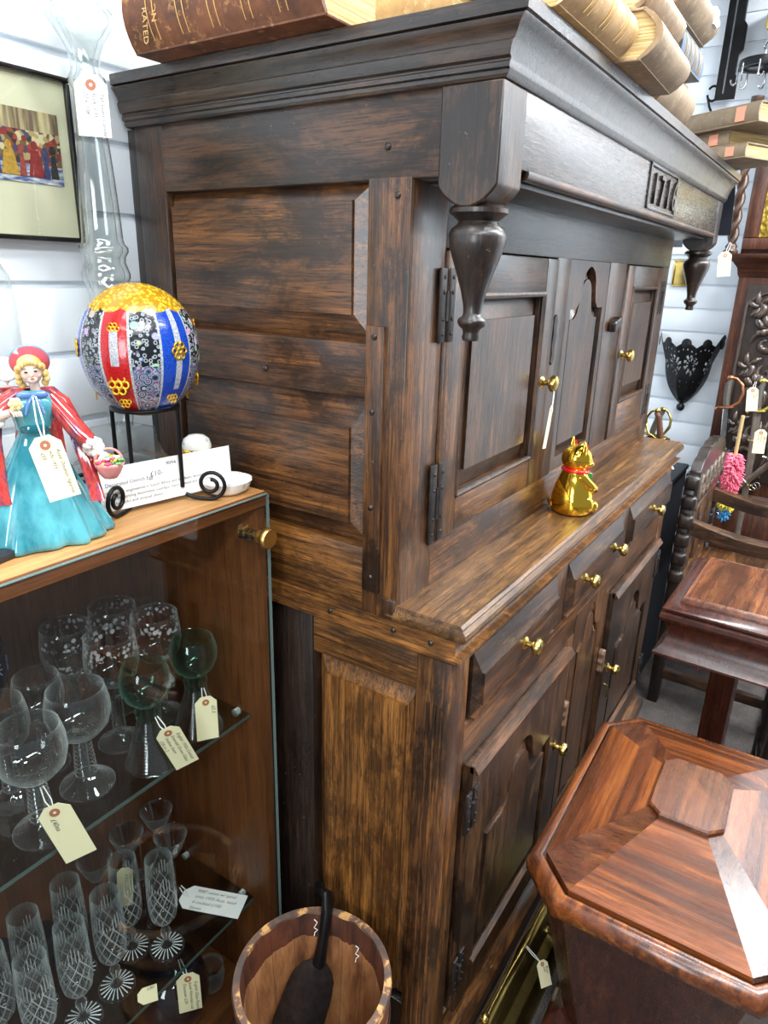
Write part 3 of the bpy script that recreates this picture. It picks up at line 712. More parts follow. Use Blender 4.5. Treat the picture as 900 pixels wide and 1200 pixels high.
# dark decanters: one beaded on the shelf's left, one tagged below
dk = thing('beaded_vase', 'near-black glass vase with white beaded swags behind the left flutes', 'vase', (-.440, .555, T2), 0)
DARKG = plain('near_black_glass', srgb(12, 13, 26), .06, coat=1)
MB().lathe([(.0001, 0), (.030, 0), (.045, .02), (.052, .06), (.046, .10), (.030, .13), (.022, .15), (.026, .165), (.024, .166), (.0001, .14)], seg=36, M=Matrix.Scale(.72, 4)).build('body', DARKG, dk, smooth=60)
bd = MB()
for k in range(6):
    a0 = 2 * PI * k / 6
    for i in range(9):
        a = a0 + 2 * PI / 6 * i / 8; z = .078 - .022 * math.sin(PI * i / 8); bd.ball((.0378 * math.cos(a), .0378 * math.sin(a), z), .0014, 6, 4)
    for i in range(7): bd.ball((.0378 * math.cos(a0), .0378 * math.sin(a0), .076 - .007 * i), .0014, 6, 4)
tag(bd.build('beading', plain('white_enamel', srgb(220, 222, 224), .3), dk), 'strings of tiny white beads', None, kind='stuff')
jr = thing('dark_jar', 'dark glass jar with lid on the cabinet bottom under the lower shelf', 'jar', (-.20, .455, .0652), 0)
MB().lathe([(.0001, 0), (.05, 0), (.066, .03), (.07, .07), (.06, .11), (.045, .125), (.042, .123), (.0001, .12)], seg=36).build('body', DARKG, jr, smooth=60)
MB().lathe([(.0455, .125), (.05, .13), (.03, .145), (.008, .150), (.007, .156), (.012, .162), (.010, .170), (.0001, .174)], seg=32).build('lid', DARKG, jr, smooth=60)
gl = stemware('glass_beaker', 'squat clear glass beaker on the cabinet bottom, seen through the lower shelf', 'beaker', cup([(.020, .002), (.026, .006), (.029, .03), (.027, .055)], .0016), CLEAR, (-.120, .440, .0652), None, parts=(('base', [(.0001, 0), (.022, 0), (.022, .004), (.0001, .005)], THICK, None),))

# tags in the cabinet
price_tag('cream price tag hanging in front of the left green roemer', (-.247, .340, .810), (-.216, .335, .727), .036, (-.62, -.75, .25), ('English 1930s Conical', 'Emerald Green Glass', 'hollow Stem', '£58 or 2'), (-.238, .371, .812), size=.0072)
price_tag('blank cream price tag hanging on the right green roemer', (-.163, .346, .816), (-.165, .344, .738), .034, (-.55, -.8, .25), ('£5.5',), (-.145, .372, .812), size=.008)
price_tag('large cream price tag below the front clear roemer, hanging over the shelf edge', (-.427, .343, .800), (-.404, .331, .705), .040, (-.6, -.7, .4), ('', '', '£40ea'), (-.414, .385, .800), size=.009)
price_tag('white hundred-pound price tag lying over the corner of the lower shelf', (-.143, .478, .3015), (-.094, .362, .3015), .052, (0, 0, 1), ('9087 stems w/ spiral', 'circa 1925 Aust. hand', '6 cocktail £100', 'blown'), (-.138, .486, .315), mat=PAPER, eye=False, size=.0095)
price_tag('cream price tag hanging on the dark jar in the bottom of the cabinet', (-.225, .372, .262), (-.229, .366, .178), .040, (-.62, -.75, .3), ('English Glass Punch', 'bowl Victorian cut', 'Decanter £24', ''), (-.215, .405, .262), size=.008)
price_tag('folded cream price slip inside the rear champagne flute', (-.262, .464, .482), (-.268, .467, .400), .026, (-.62, -.78, .2), ('Cut Glass', '6 Flutes £80'), None, eye=False, size=.007)
price_tag('cream price slip lying by the foot of the middle flute', (-.318, .384, T2 + .001), (-.292, .366, T2 + .001), .030, (0, 0, 1), ('£80',), None, eye=False, size=.008)
price_tag('white price tag with hole hanging on the dark blue goblet', (-.398, .523, .820), (-.399, .521, .752), .040, (-.62, -.78, .15), ('£15',), (-.388, .552, .832), mat=PAPER, size=.009)

# ------------------------------------------------------------------ on top of the display cabinet
TZ = CZ + .0002
# --- porcelain lady (glazed figurine)
LADY = thing('lady_figurine', 'porcelain lady figurine in turquoise gown with red shawl, bonnet and flower basket', 'figurine', (-.360, .398, TZ), math.radians(-29))
SKIN = plain('glazed_skin', srgb(226, 198, 180), .15, coat=.6); TEAL = None
def glaze(name, c1, c2, scale=14, c3=None):
    n = N(name); f = n.noise(n.coords((1, 1, .45), rand=False), scale * 3, 4, .6)
    st = [(.35, c1), (.62, c2)] if c3 is None else [(.36, c1), (.5, c2), (.64, c3)]
    return n.set(col=n.ramp(f, st), rough=.12, coat=.7, coatr=.04)
TEAL = glaze('turquoise_glaze', srgb(38, 116, 130), srgb(92, 172, 182), 9)
SHAWL = glaze('shawl_glaze', srgb(150, 26, 44), srgb(190, 66, 56), 22, srgb(84, 46, 84))
def fold(t, z):
    q = max(0, 1 - z / .115)
    return 1 + q * (.062 * math.sin(13 * t + .6 + z * 14) + .035 * math.sin(7 * t - z * 25 + 1.2) + .02 * math.sin(19 * t)) + q * q * .05 * math.sin(3 * t + 2)
def lean(mb, dx=.08, z0=.0):
    for v in mb.bm.verts: v.co.x += max(0, v.co.z - z0) * dx; v.co.y *= .66 if v.co.z < .135 else 1
    return mb
sk = MB(); sk.lathe([(.0001, 0), (.070, 0), (.0765, .002), (.0775, .007), (.0735, .018), (.066, .035), (.056, .055), (.045, .078), (.034, .100), (.0235, .120), (.0175, .134), (.0165, .140)], seg=120, mod=fold); lean(sk).build('gown', TEAL, LADY, smooth=80)
bo = MB(); bo.lathe([(.0165, .139), (.0172, .144), (.0195, .155), (.0215, .165), (.0205, .173), (.0150, .180), (.0080, .184)], seg=28, mod=lambda t, z: 1 + .18 * abs(math.cos(t)) - .12 * abs(math.sin(t))); lean(bo).build('bodice', TEAL, LADY, smooth=80)
sash = MB(); sash.lathe([(.017, .136), (.0182, .139), (.0182, .143), (.017, .146)], seg=24); lean(sash).build('sash', plain('dark_teal_glaze', srgb(18, 96, 110), .12, coat=.6), LADY)
HX = .016; HZ = .207
hd = MB(); hd.lathe([(.0058, -.030), (.0055, -.018), (.006, -.013)], (0, 0, 0), 14)
hd.lathe([(.013, -.034), (.0100, -.030), (.0058, -.026)], seg=18)
hd.ball((0, -.001, 0), (.0125, .0130, .0160), 22, 16); hd.ball((0, -.0135, -.0025), (.0019, .0026, .0030), 8, 6); hd.ball((0, -.0105, -.0085), (.0055, .0045, .0045), 10, 8)
for s_ in (-1, 1): hd.ball((s_ * .0058, -.0080, -.004), (.0042, .0040, .0044), 10, 8); hd.ball((s_ * .0122, 0, -.002), (.002, .003, .004), 8, 6)
hd.build('head', SKIN, LADY, M=Matrix.Translation((HX, -.002, HZ)) @ Matrix.Rotation(.16, 4, 'X') @ Matrix.Rotation(-.10, 4, 'Y'), smooth=80)
MH = Matrix.Translation((HX, -.002, HZ)) @ Matrix.Rotation(.16, 4, 'X') @ Matrix.Rotation(-.10, 4, 'Y')
fe = MB()
for s_ in (-1, 1): fe.ball((s_ * .0046, -.0126, .0012), (.0023, .0012, .0012), 8, 6); fe.tube([(s_ * .0025, -.0128, .0042), (s_ * .0048, -.0124, .0052), (s_ * .0078, -.0108, .0042)], .0004, 5)
fe.build('eyes', plain('painted_brown', srgb(40, 30, 30), .3), LADY, M=MH)
MB().ball((0, -.0142, -.0068), (.0026, .0012, .0011), 8, 6).build('lips', plain('painted_red', srgb(196, 70, 66), .2), LADY, M=MH)
hr = MB(); hr.ball((0, .0025, .004), (.0138, .0128, .0150), 18, 12)
for s_ in (-1, 1):
    for k, (a, b, c) in enumerate(((.0125, -.004, .003), (.0140, -.002, -.005), (.0142, .0, -.012), (.012, .002, -.017))): hr.ball((s_ * a, b, c), (.0042, .0046, .0050), 8, 6)
for k in range(7): hr.ball(((k - 3) * .0036, -.0095 - .0012 * (3 - abs(k - 3)) * .5, .0118 - .0006 * abs(k - 3) ** 2), (.0032, .0032, .0038), 8, 6)
hr.build('hair', glaze('blond_glaze', srgb(214, 168, 84), srgb(238, 204, 128), 40), LADY, M=MH, smooth=80)
bn = MB(); MBN = MH @ Matrix.Translation((.001, .0055, .0065)) @ Matrix.Rotation(-1.30, 4, 'X') @ Matrix.Scale(.80, 4)
bn.lathe([(.0001, .013), (.010, .011), (.0150, .003), (.0155, -.002), (.020, .001), (.0262, .004), (.0270, .0035), (.0262, .0025), (.020, -.0012), (.0145, -.004)], seg=30, M=MBN).build('bonnet', plain('blue_glaze', srgb(88, 164, 190), .14, coat=.6), LADY, smooth=70)
MB().lathe([(.0150, -.0040), (.020, -.0016), (.0258, .0018), (.0262, .0012), (.020, -.0030), (.0148, -.0052)], seg=30, M=MBN).build('bonnet_lining', plain('rose_glaze', srgb(206, 92, 104), .14, coat=.6), LADY, smooth=70)
rb = MB()
for s_ in (-1, 1): rb.ball((HX - .002 + s_ * .0085, -.0155, HZ - .0265), (.0085, .0035, .0045), 10, 8); rb.tube([(HX - .002, -.016, HZ - .027), (HX - .002 + s_ * .006, -.0195, HZ - .036), (HX - .002 + s_ * .010, -.022, HZ - .048)], [.003, .0036, .0022], 6, flat=.4)
rb.build('ribbon_bow', plain('bow_blue_glaze', srgb(92, 128, 190), .14, coat=.6), LADY, smooth=80)
# shawl over both shoulders, hanging to the skirt
sh = MB()
def drape(pts, w0, w1):
    rings = []
    for i, p in enumerate(pts):
        t = i / (len(pts) - 1); w = w0 + (w1 - w0) * t; p = Vector(p); tan = (Vector(pts[min(i + 1, len(pts) - 1)]) - Vector(pts[max(i - 1, 0)])).normalized()
        rings.append([p + Vector((math.cos(a) * w * (1 + .18 * math.sin(5 * a + i)), math.sin(a) * w * .42 * (1 + .2 * math.sin(4 * a)), 0)) for a in [2 * PI * k / 20 for k in range(20)]])
    sh.loft(rings)
drape([(HX - .012, .004, .186), (HX - .034, .002, .174), (HX - .048, -.002, .155), (HX - .052, -.008, .128), (HX - .052, -.014, .098), (HX - .050, -.022, .072), (HX - .047, -.026, .058)], .010, .012)
drape([(HX + .012, .004, .186), (HX + .027, .002, .172), (HX + .036, -.004, .150), (HX + .042, -.012, .122), (HX + .048, -.030, .090), (HX + .052, -.046, .066), (HX + .052, -.052, .058)], .009, .007)
drape([(HX - .020, .016, .186), (HX - .008, .022, .170), (HX, .026, .150), (HX, .028, .120), (HX, .030, .10)], .018, .026)
sh.build('shawl', SHAWL, LADY, smooth=80)
ar_ = MB()
sl_ = MB(); sl_.tube([(HX - .018, .0, .176), (HX - .036, -.008, .164), (HX - .048, -.018, .155), (HX - .047, -.024, .154)], [.009, .0115, .0125, .011], 14)
sl_.tube([(HX + .016, .0, .174), (HX + .031, -.010, .152), (HX + .044, -.022, .132), (HX + .052, -.028, .122)], [.009, .0115, .0115, .010], 14)
sl_.build('sleeves', SHAWL, LADY, smooth=80)
ar_.tube([(HX - .049, -.022, .155), (HX - .040, -.034, .160), (HX - .026, -.038, .166)], [.0055, .005, .0042], 12)
AR2 = MB(); AR2.tube([(HX + .050, -.026, .124), (HX + .062, -.034, .112)], [.0055, .0042], 12)
for s_, hx, hy, hz in ((-1, HX - .022, -.039, .168), (1, HX + .065, -.036, .108)):
    q_ = ar_ if s_ < 0 else AR2
    q_.ball((hx, hy, hz), (.0052, .0042, .0048), 10, 8)
    for k in range(4): q_.tube([(hx + (k - 1.5) * .0022, hy - .002, hz), (hx + (k - 1.5) * .0026 - s_ * .002, hy - .0055, hz - .002), (hx + (k - 1.5) * .0024 - s_ * .003, hy - .005, hz - .006)], [.0014, .0013, .001], 6)
ar_.build('hand', SKIN, LADY, smooth=80); AR2.build('hand', SKIN, LADY, smooth=80)
for c_, n_ in (((HX - .044, -.027, .158), 9), ((HX + .055, -.031, .118), 9)):
    cf = MB()
    for k in range(n_): a = 2 * PI * k / n_; cf.ball((c_[0] + .0075 * math.cos(a), c_[1] + .0035 * math.sin(a * 2), c_[2] + .0075 * math.sin(a)), (.0055, .0045, .0055), 8, 6)
    cf.build('lace_cuff', PORC, LADY, smooth=80)
pf = MB()
for k in range(6): a = 2 * PI * k / 6; pf.ball((HX - .020 + .0042 * math.cos(a), -.044, .176 + .0042 * math.sin(a)), (.0035, .003, .0035), 8, 6)
pf.ball((HX - .020, -.0475, .176), .0028, 8, 6); pf.build('posy', plain('primrose_glaze', srgb(232, 220, 150), .2, coat=.4), LADY, smooth=80)
bk = MB(); bk.lathe([(.0001, 0), (.008, 0), (.0125, .006), (.0165, .015), (.0175, .018), (.0160, .019), (.0001, .017)], (HX + .070, -.036, .080), 20, mod=lambda t, z: 1 + .05 * math.sin(9 * t + z * 400))
bk.tube([(HX + .070 + .016 * math.cos(PI * i / 10), -.036, .098 + .018 * math.sin(PI * i / 10)) for i in range(11)], .0016, 6)
bk.build('flower_basket', plain('pink_glaze', srgb(214, 138, 134), .25, coat=.4), LADY, smooth=80)
random.seed(3)
for nm, cc, kk in (('yellow_blossom', srgb(238, 214, 86), 9), ('pink_blossom', srgb(216, 70, 110), 8), ('green_leaves', srgb(96, 150, 88), 7), ('white_blossom', srgb(240, 236, 226), 5)):
    fl = MB()
    for k in range(kk):
        a = random.uniform(0, 2 * PI); q = random.uniform(.2, 1) * .015; p = Vector((HX + .070 + q * math.cos(a), -.036 + q * math.sin(a), .099 + random.uniform(0, .011) * (1 - q / .02)))
        for j in range(4): b = PI / 2 * j + a; fl.ball(p + Vector((.0021 * math.cos(b), .0021 * math.sin(b), 0)), (.0024, .0024, .0019), 7, 5)
    fl.build(nm, plain(nm + '_glaze', cc, .25, coat=.3), LADY, smooth=80)
price_tag('large cream price tag hanging in front of the turquoise gown of the lady', (-.378, .3300, 1.2745), (-.367, .3180, 1.203), .034, (-.60, -.75, .28), ('Royal Doulton Figurine', 'HN 1915', '£55-'), (-.362, .362, 1.312), size=.0056)

# --- decorated egg on a wrought-iron stand
EC = Vector((-.1725, .418, 1.3445))
def egg_mat():
    n = N('decoupage_egg'); tc = n.add('ShaderNodeTexCoord'); sx = n.add('ShaderNodeSeparateXYZ'); n.link(tc.outputs['Object'], sx.inputs[0])
    an = n.math('FRACT', n.math('ADD', n.math('DIVIDE', n.math('ARCTAN2', sx.outputs['Y'], sx.outputs['X']), 2 * PI), 1.0)); z = sx.outputs['Z']
    # eight gores: lace / red / lace / blue ...
    g = n.math('FRACT', n.math('MULTIPLY', an, 3.0)); 
    vo = n.add('ShaderNodeTexVoronoi'); vo.inputs['Scale'].default_value = 170; n.link(tc.outputs['Object'], vo.inputs['Vector'])
    v2 = n.add('ShaderNodeTexVoronoi'); v2.inputs['Scale'].default_value = 62; n.link(tc.outputs['Object'], v2.inputs['Vector'])
    lace = n.ramp(vo.outputs['Distance'], [(.18, srgb(14, 16, 20)), (.34, srgb(170, 178, 184)), (.50, srgb(18, 20, 26))])
    lace = n.mix(n.math('MULTIPLY', n.ramp(v2.outputs['Distance'], [(.30, (1, 1, 1, 1)), (.36, (0, 0, 0, 1))]), .75), lace, n.mix(.55, srgb(190, 204, 214), v2.outputs['Color']))
    low = n.math('LESS_THAN', z, -.012)
    v3 = n.add('ShaderNodeTexVoronoi'); v3.inputs['Scale'].default_value = 95; n.link(tc.outputs['Object'], v3.inputs['Vector'])
    stain = n.ramp(n.math('FRACT', n.math('MULTIPLY', v3.outputs['Distance'], 2.3)), [(0, srgb(34, 36, 44)), (.2, srgb(66, 96, 132)), (.4, srgb(150, 156, 170)), (.58, srgb(120, 60, 100)), (.78, srgb(60, 140, 176)), (.9, srgb(196, 190, 186))], 'CONSTANT')
    lace = n.mix(low, lace, stain)
    vg = n.noise(tc.outputs['Object'], 900, 2, .5)
    red = n.ramp(vg, [(.35, srgb(120, 6, 12)), (.62, srgb(206, 28, 30))]); blue = n.ramp(vg, [(.35, srgb(4, 30, 120)), (.62, srgb(16, 78, 190))]); sil = n.ramp(vg, [(.35, srgb(110, 114, 120)), (.62, srgb(200, 204, 208))])
    def band(c, w): return n.math('LESS_THAN', n.math('ABSOLUTE', n.math('SUBTRACT', g, c)), w)
    col = lace
    col = n.mix(band(.185, .112), col, red); col = n.mix(band(.685, .135), col, blue)
    strip = n.math('MULTIPLY', band(.185, .034), n.math('LESS_THAN', n.math('ABSOLUTE', n.math('SUBTRACT', z, .010)), .022)); col = n.mix(strip, col, sil)
    strip = n.math('MULTIPLY', band(.700, .030), n.math('GREATER_THAN', z, -.045)); col = n.mix(strip, col, sil)
    for c_ in (.066, .304, .543, .827): col = n.mix(band(c_, .010), col, sil)
    cap = n.math('GREATER_THAN', n.math('ADD', z, n.math('MULTIPLY', n.math('ABSOLUTE', n.math('SINE', n.math('MULTIPLY', an, 40))), .005)), .0585)
    v4 = n.add('ShaderNodeTexVoronoi'); v4.inputs['Scale'].default_value = 210; n.link(tc.outputs['Object'], v4.inputs['Vector'])
    gold = n.ramp(v4.outputs['Distance'], [(.2, srgb(246, 206, 60)), (.55, srgb(168, 122, 20))]); col = n.mix(cap, col, gold)
    return n.set(col=col, rough=.25, coat=.35, coatr=.08, normal=n.bump(v4.outputs['Distance'], .12, .002))
EGG = thing('decorated_egg', 'large egg decorated with red, blue and lace gores and a gold filigree cap', 'egg', EC, math.radians(186.5))
eg = MB(); eg.lathe([(.0785 * math.sin(PI * i / 40) * (1 - .03 * math.cos(PI * i / 40)), -.0885 * math.cos(PI * i / 40)) for i in range(41)], seg=64)
eg.build('shell', egg_mat(), EGG, smooth=80)
GF = plain('gold_filigree', srgb(226, 178, 52), .28, .9)
def flower(ang, z, r):
    m = MB(); f = math.sin(math.acos(max(-1, min(1, -z / .0885)))); rad = .0785 * f + .0008
    p = Vector((rad * math.cos(ang), rad * math.sin(ang), z)); nrm = Vector((p.x / .0785 ** 2, p.y / .0785 ** 2, p.z / .0885 ** 2)).normalized()
    M = frame_from((0, 0, 1), nrm); M.translation = p
    for k in range(6): a = PI / 3 * k; m.tube([(r * .62 * math.cos(a) + r * .30 * math.cos(b), r * .62 * math.sin(a) + r * .30 * math.sin(b), 0) for b in [2 * PI * i / 10 for i in range(10)]], r * .11, 6, closed=True, M=M)
    m.tube([(r * .28 * math.cos(b), r * .28 * math.sin(b), 0) for b in [2 * PI * i / 10 for i in range(10)]], r * .13, 6, closed=True, M=M)
    m.build('filigree_flower', GF, EGG, smooth=80)
GW = 2 * PI / 3
for gk in range(0, 3):
    for gc, z, r in ((.185, .034, .0085), (.185, -.036, .0145), (.185, -.060, .0085), (.700, .006, .0125), (.680, -.056, .0085)):
        flower(GW * (gk + gc), z, r)
ST = thing('egg_stand', 'black wrought-iron scroll stand holding the decorated egg', 'stand', (EC.x, EC.y, TZ))
RZ = EC.z - .0765 - TZ
m = MB(); rr_ = .0445; m.tube([(rr_ * math.cos(a), rr_ * math.sin(a), RZ) for a in [2 * PI * i / 40 for i in range(40)]], .0030, 8, closed=True); m.build('ring', IRON, ST, smooth=80)
for k, a in enumerate((math.radians(200), math.radians(-57), math.radians(140))):
    d = Vector((math.cos(a), math.sin(a), 0)); m = MB()
    pts = [d * rr_ + Vector((0, 0, RZ))] + [d * rr_ + Vector((0, 0, RZ * (1 - i / 6) + .020 * i / 6)) for i in range(1, 7)]
    m.tube(pts, .0030, 8)
    cx = .086; c = d * cx; rad0 = .0225
    spiral = [c + d * (rad0 * (1 - i / 46) * math.sin(2 * PI * i / 22)) + Vector((0, 0, .0032 + rad0 - rad0 * (1 - i / 46) * math.cos(2 * PI * i / 22))) for i in range(0, 34)]
    base = [d * (rr_ + .004) + Vector((0, 0, .010)), d * .058 + Vector((0, 0, .0055)), d * .070 + Vector((0, 0, .0036)), d * .079 + Vector((0, 0, .0032))]
    m.tube(base + spiral, .0030, 8)
    m.build('leg', IRON, ST, smooth=80)
# --- printed description card propped on the stand
CARD = thing('description_card', 'white printed description card propped against the scrolls of the egg stand', 'card', (-.166, .384, TZ + .0065))
cr = MB()
cw, ch = .208, .060; tl = math.radians(4)
MC = Matrix.Translation((0, 0, .0008)) @ Matrix.Rotation(math.radians(-9), 4, 'Z') @ Matrix.Rotation(-tl, 4, 'X')
cr.box((-cw / 2, -.0004, 0), (cw / 2, .0004, ch), M=MC).build('paper', PAPER, CARD)
def ctext(t, x, z, sz, mat): lettering('printed_text', t, sz, mat, CARD, MC @ Matrix.Translation((x, -.0007, z)) @ Matrix.Rotation(PI / 2, 4, 'X'))
ctext('Decorated Ostrich Egg', -.096, .034, .0075, PRINT); ctext('This egg is engineered in South Africa and has been decorated', -.096, .023, .0063, PRINT)
ctext('by hand applying decorative overlays, hand painted and varnished.', -.096, .0155, .0063, PRINT); ctext('A beautiful and unusual object.', -.090, .008, .0063, PRINT)
ctext('9094', -.004, .049, .008, INK); ctext('£10-', -.030, .037, .011, INK)
# --- trinket box and small dish
def floral(name):
    n = N(name); v = n.coords((1, 1, 1), rand=False); vo = n.add('ShaderNodeTexVoronoi'); vo.inputs['Scale'].default_value = 70; n.link(v, vo.inputs['Vector'])
    k = n.math('MULTIPLY', n.math('LESS_THAN', vo.outputs['Distance'], .26), n.math('GREATER_THAN', n.math('FRACT', n.math('MULTIPLY', vo.outputs['Distance'], 9)), .4))
    col = n.mix(n.math('MULTIPLY', k, .8), srgb(240, 238, 230), n.ramp(n.noise(v, 60, 2), [(.45, srgb(196, 92, 104)), (.52, srgb(116, 148, 96))]))
    return n.set(col=col, rough=.15, coat=.6)
FLOR = floral('floral_porcelain')
TB = thing('trinket_box', 'small white porcelain trinket box with domed lid and gold band', 'trinket box', (-.0740, .430, TZ)); TB.scale = (1, 1, 1.32)
MB().lathe([(.0001, 0), (.020, 0), (.0255, .006), (.029, .018), (.0275, .030), (.0225, .037), (.0001, .038)], seg=32).build('body', FLOR, TB, smooth=60)
MB().lathe([(.0215, .0365), (.0235, .038), (.0235, .0425), (.0215, .044)], seg=32).build('gold_band', GOLD, TB, smooth=60)
MB().lathe([(.0001, .043), (.0225, .043), (.0225, .047), (.0195, .054), (.011, .0585), (.0001, .0595)], seg=32).build('lid', FLOR, TB, smooth=60)
DI = thing('porcelain_dish', 'small white dish with pink sprigs at the cabinet corner beside the card', 'dish', (-.0790, .3760, TZ))
dd = MB(); dd.lathe([(.0001, .004), (.022, .004), (.030, .010), (.0365, .0185), (.038, .0180), (.0335, .006), (.026, .0), (.0001, 0)], seg=48, mod=lambda t, z: 1 + .045 * abs(math.sin(4 * t)) * min(1, z / .012))
dd.build('body', FLOR, DI, smooth=60)
DI.location = (-.0800, .3640, TZ); DI.scale = (1.04, 1.04, 1.1)
# --- tall glass candlestick
CS = thing('glass_candlestick', 'tall clear glass candlestick on square flared foot rising past the picture', 'candlestick', (-.118, .552, TZ), math.radians(2))
def sq(h, z, k=8):
    pts = []
    c = [(-h, -h), (h, -h), (h, h), (-h, h)]
    for i in range(4):
        a, b = c[i], c[(i + 1) % 4]
        for j in range(k): pts.append((a[0] + (b[0] - a[0]) * j / k, a[1] + (b[1] - a[1]) * j / k, z))
    return pts
m = MB(); m.loft([sq(.070, 0), sq(.070, .014), sq(.056, .022), sq(.044, .036), (sq(.0375, .058)), sq(.036, .078), sq(.034, .080), sq(.020, .084)]); m.build('foot', THICK, CS, smooth=35)
cp_ = [(.018, .084), (.020, .10), (.018, .115), (.022, .14), (.030, .18), (.0335, .205), (.034, .225), (.031, .245), (.0275, .262), (.027, .280), (.030, .296), (.0340, .304), (.0345, .310), (.032, .318), (.029, .326), (.0300, .334), (.0345, .341), (.0345, .347), (.030, .352), (.0285, .358), (.0275, .385), (.0245, .44), (.0205, .494), (.0185, .540), (.0195, .548), (.0240, .556), (.0245, .561), (.0205, .568), (.0190, .574), (.0205, .590), (.0270, .606), (.0380, .621), (.0440, .630), (.0435, .637), (.0360, .645), (.0310, .651), (.0305, .66), (.0300, .74), (.0340, .77)]
MB().lathe(cp_, seg=40).build('stem', THICK, CS, smooth=60)
MB().lathe([(max(.004, r - .0075), z) for r, z in cp_], seg=30).build('stem_bore', CLEAR, CS, smooth=60)
price_tag('white price tag hanging high on the tall glass candlestick', (-.1555, .4920, 1.6835), (-.1565, .4910, 1.612), .040, (-.62, -.78, 0.05), ('Tall Glass Candle', 'Stick  £35-', '20 x 108', ''), (-.130, .530, 1.698), mat=PAPER, size=.0072)
# --- glass dome with a small figurine beneath
DM = thing('glass_dome', 'clear glass dome at the left edge behind the turquoise lady', 'glass dome', (-.352, .528, TZ))
MB().lathe([(.0001, 0), (.067, 0), (.070, .004), (.070, .012), (.0001, .013)], seg=40).build('base', plain('dark_plinth', srgb(60, 40, 28), .3), DM)
MB().lathe([(.0680, .0135), (.0680, .26), (.0668, .285), (.064, .308), (.053, .327), (.036, .341), (.017, .348), (.0001, .350)], seg=48).build('bell', DOMEG, DM, smooth=60)
F2 = thing('small_figurine', 'pale grey-blue porcelain figure holding up a white disc inside the glass dome', 'figurine', (-.352, .520, TZ + .0135), math.radians(-29))
GB = glaze('grey_blue_glaze', srgb(120, 138, 150), srgb(168, 184, 192), 9)
f = MB(); f.lathe([(.0001, 0), (.036, 0), (.038, .004), (.032, .03), (.024, .07), (.014, .105), (.011, .115), (.013, .13), (.0145, .142), (.009, .152), (.005, .156), (.005, .162)], seg=60, mod=lambda t, z: 1 + max(0, 1 - z / .1) * .06 * math.sin(8 * t + z * 30))
f.build('gown', GB, F2, smooth=80)
f = MB(); f.ball((0, 0, .172), (.009, .0095, .0115), 16, 12); f.ball((0, -.009, .170), (.0014, .002, .002), 8, 6)
f.tube([(.012, 0, .144), (.024, -.008, .138), (.034, -.014, .148), (.040, -.014, .164)], [.0052, .0045, .0035, .0028], 10); f.tube([(-.012, 0, .144), (-.022, -.010, .128), (-.012, -.022, .118)], [.0052, .0045, .003], 10)
f.ball((.041, -.014, .168), (.003, .003, .004), 8, 6); f.build('head_and_arms', SKIN, F2, smooth=80)
MB().ball((0, .0025, .176), (.0098, .0098, .0105), 14, 10).build('hair', plain('brown_glaze', srgb(120, 86, 58), .2, coat=.4), F2)
MB().lathe([(.0001, -.002), (.014, -.002), (.0155, 0), (.014, .002), (.0001, .002)], seg=24, M=Matrix.Translation((.041, -.017, .183)) @ Matrix.Rotation(PI / 2, 4, 'X')).build('disc', PORC, F2, smooth=50)
# --- dark slate stand at the front left corner
SL = thing('slate_block', 'flat black slate block at the front left corner of the cabinet top', 'slate', (-.470, .3930, TZ), math.radians(12))
MB().box((-.055, -.040, 0), (.055, .040, .010), .002).build('slab', plain('black_slate', srgb(30, 31, 36), .45, bump=.2), SL)

# ------------------------------------------------------------------ framed print on the back wall
PF = thing('framed_print', 'black-framed print of a robed procession in a cream mount on the slat wall', 'picture', (-.245, .620, 1.590))
fx0, fx1, fz0, fz1 = -.155, .140, -.106, .112
m = MB()
for a, b in (((fx0, fz0), (fx1, fz0 + .007)), ((fx0, fz1 - .007), (fx1, fz1)), ((fx0, fz0 + .0071), (fx0 + .006, fz1 - .0071)), ((fx1 - .006, fz0 + .0071), (fx1, fz1 - .0071))): m.box((a[0], -.010, a[1]), (b[0], .010, b[1]), .002)
m.build('frame', plain('black_lacquer', srgb(20, 18, 18), .25, coat=.4), PF)
MB().box((fx0 + .006, -.002, fz0 + .006), (fx1 - .006, .004, fz1 - .006)).build('mount', plain('cream_mount', srgb(222, 214, 184), .8, noise=.06, nscale=8), PF)
px0, px1, pz0, pz1 = -.085, .118, -.030, .062
def print_mat():
    n = N('printed_scene'); v = n.coords((1, 1, 1), rand=False); vo = n.add('ShaderNodeTexVoronoi'); vo.inputs['Scale'].default_value = 150; n.link(v, vo.inputs['Vector'])
    s3 = n.add('ShaderNodeSeparateColor'); n.link(vo.outputs['Color'], s3.inputs[0])
    c = n.ramp(s3.outputs[0], [(0, srgb(120, 92, 56)), (.2, srgb(176, 150, 104)), (.38, srgb(140, 46, 40)), (.52, srgb(70, 70, 96)), (.66, srgb(206, 190, 150)), (.8, srgb(60, 46, 40)), (.92, srgb(160, 60, 50))], 'CONSTANT')
    tc = n.add('ShaderNodeTexCoord'); sx = n.add('ShaderNodeSeparateXYZ'); n.link(tc.outputs['Object'], sx.inputs[0])
    c = n.mix(n.math('GREATER_THAN', sx.outputs['Z'], .036), c, n.ramp(n.noise(n.coords((60, 1, 4), rand=False), 1.5, 3), [(.4, srgb(112, 90, 70)), (.6, srgb(206, 186, 140))]))
    c = n.mix(n.math('LESS_THAN', sx.outputs['Z'], -.006), c, n.ramp(n.noise(n.coords((30, 1, 160), rand=False), 1.5, 3), [(.4, srgb(70, 84, 140)), (.6, srgb(206, 206, 210))]))
    return n.set(col=c, rough=.5)
MB().box((px0, -.0035, pz0), (px1, -.0015, pz1)).build('print', print_mat(), PF)
m = MB(); 
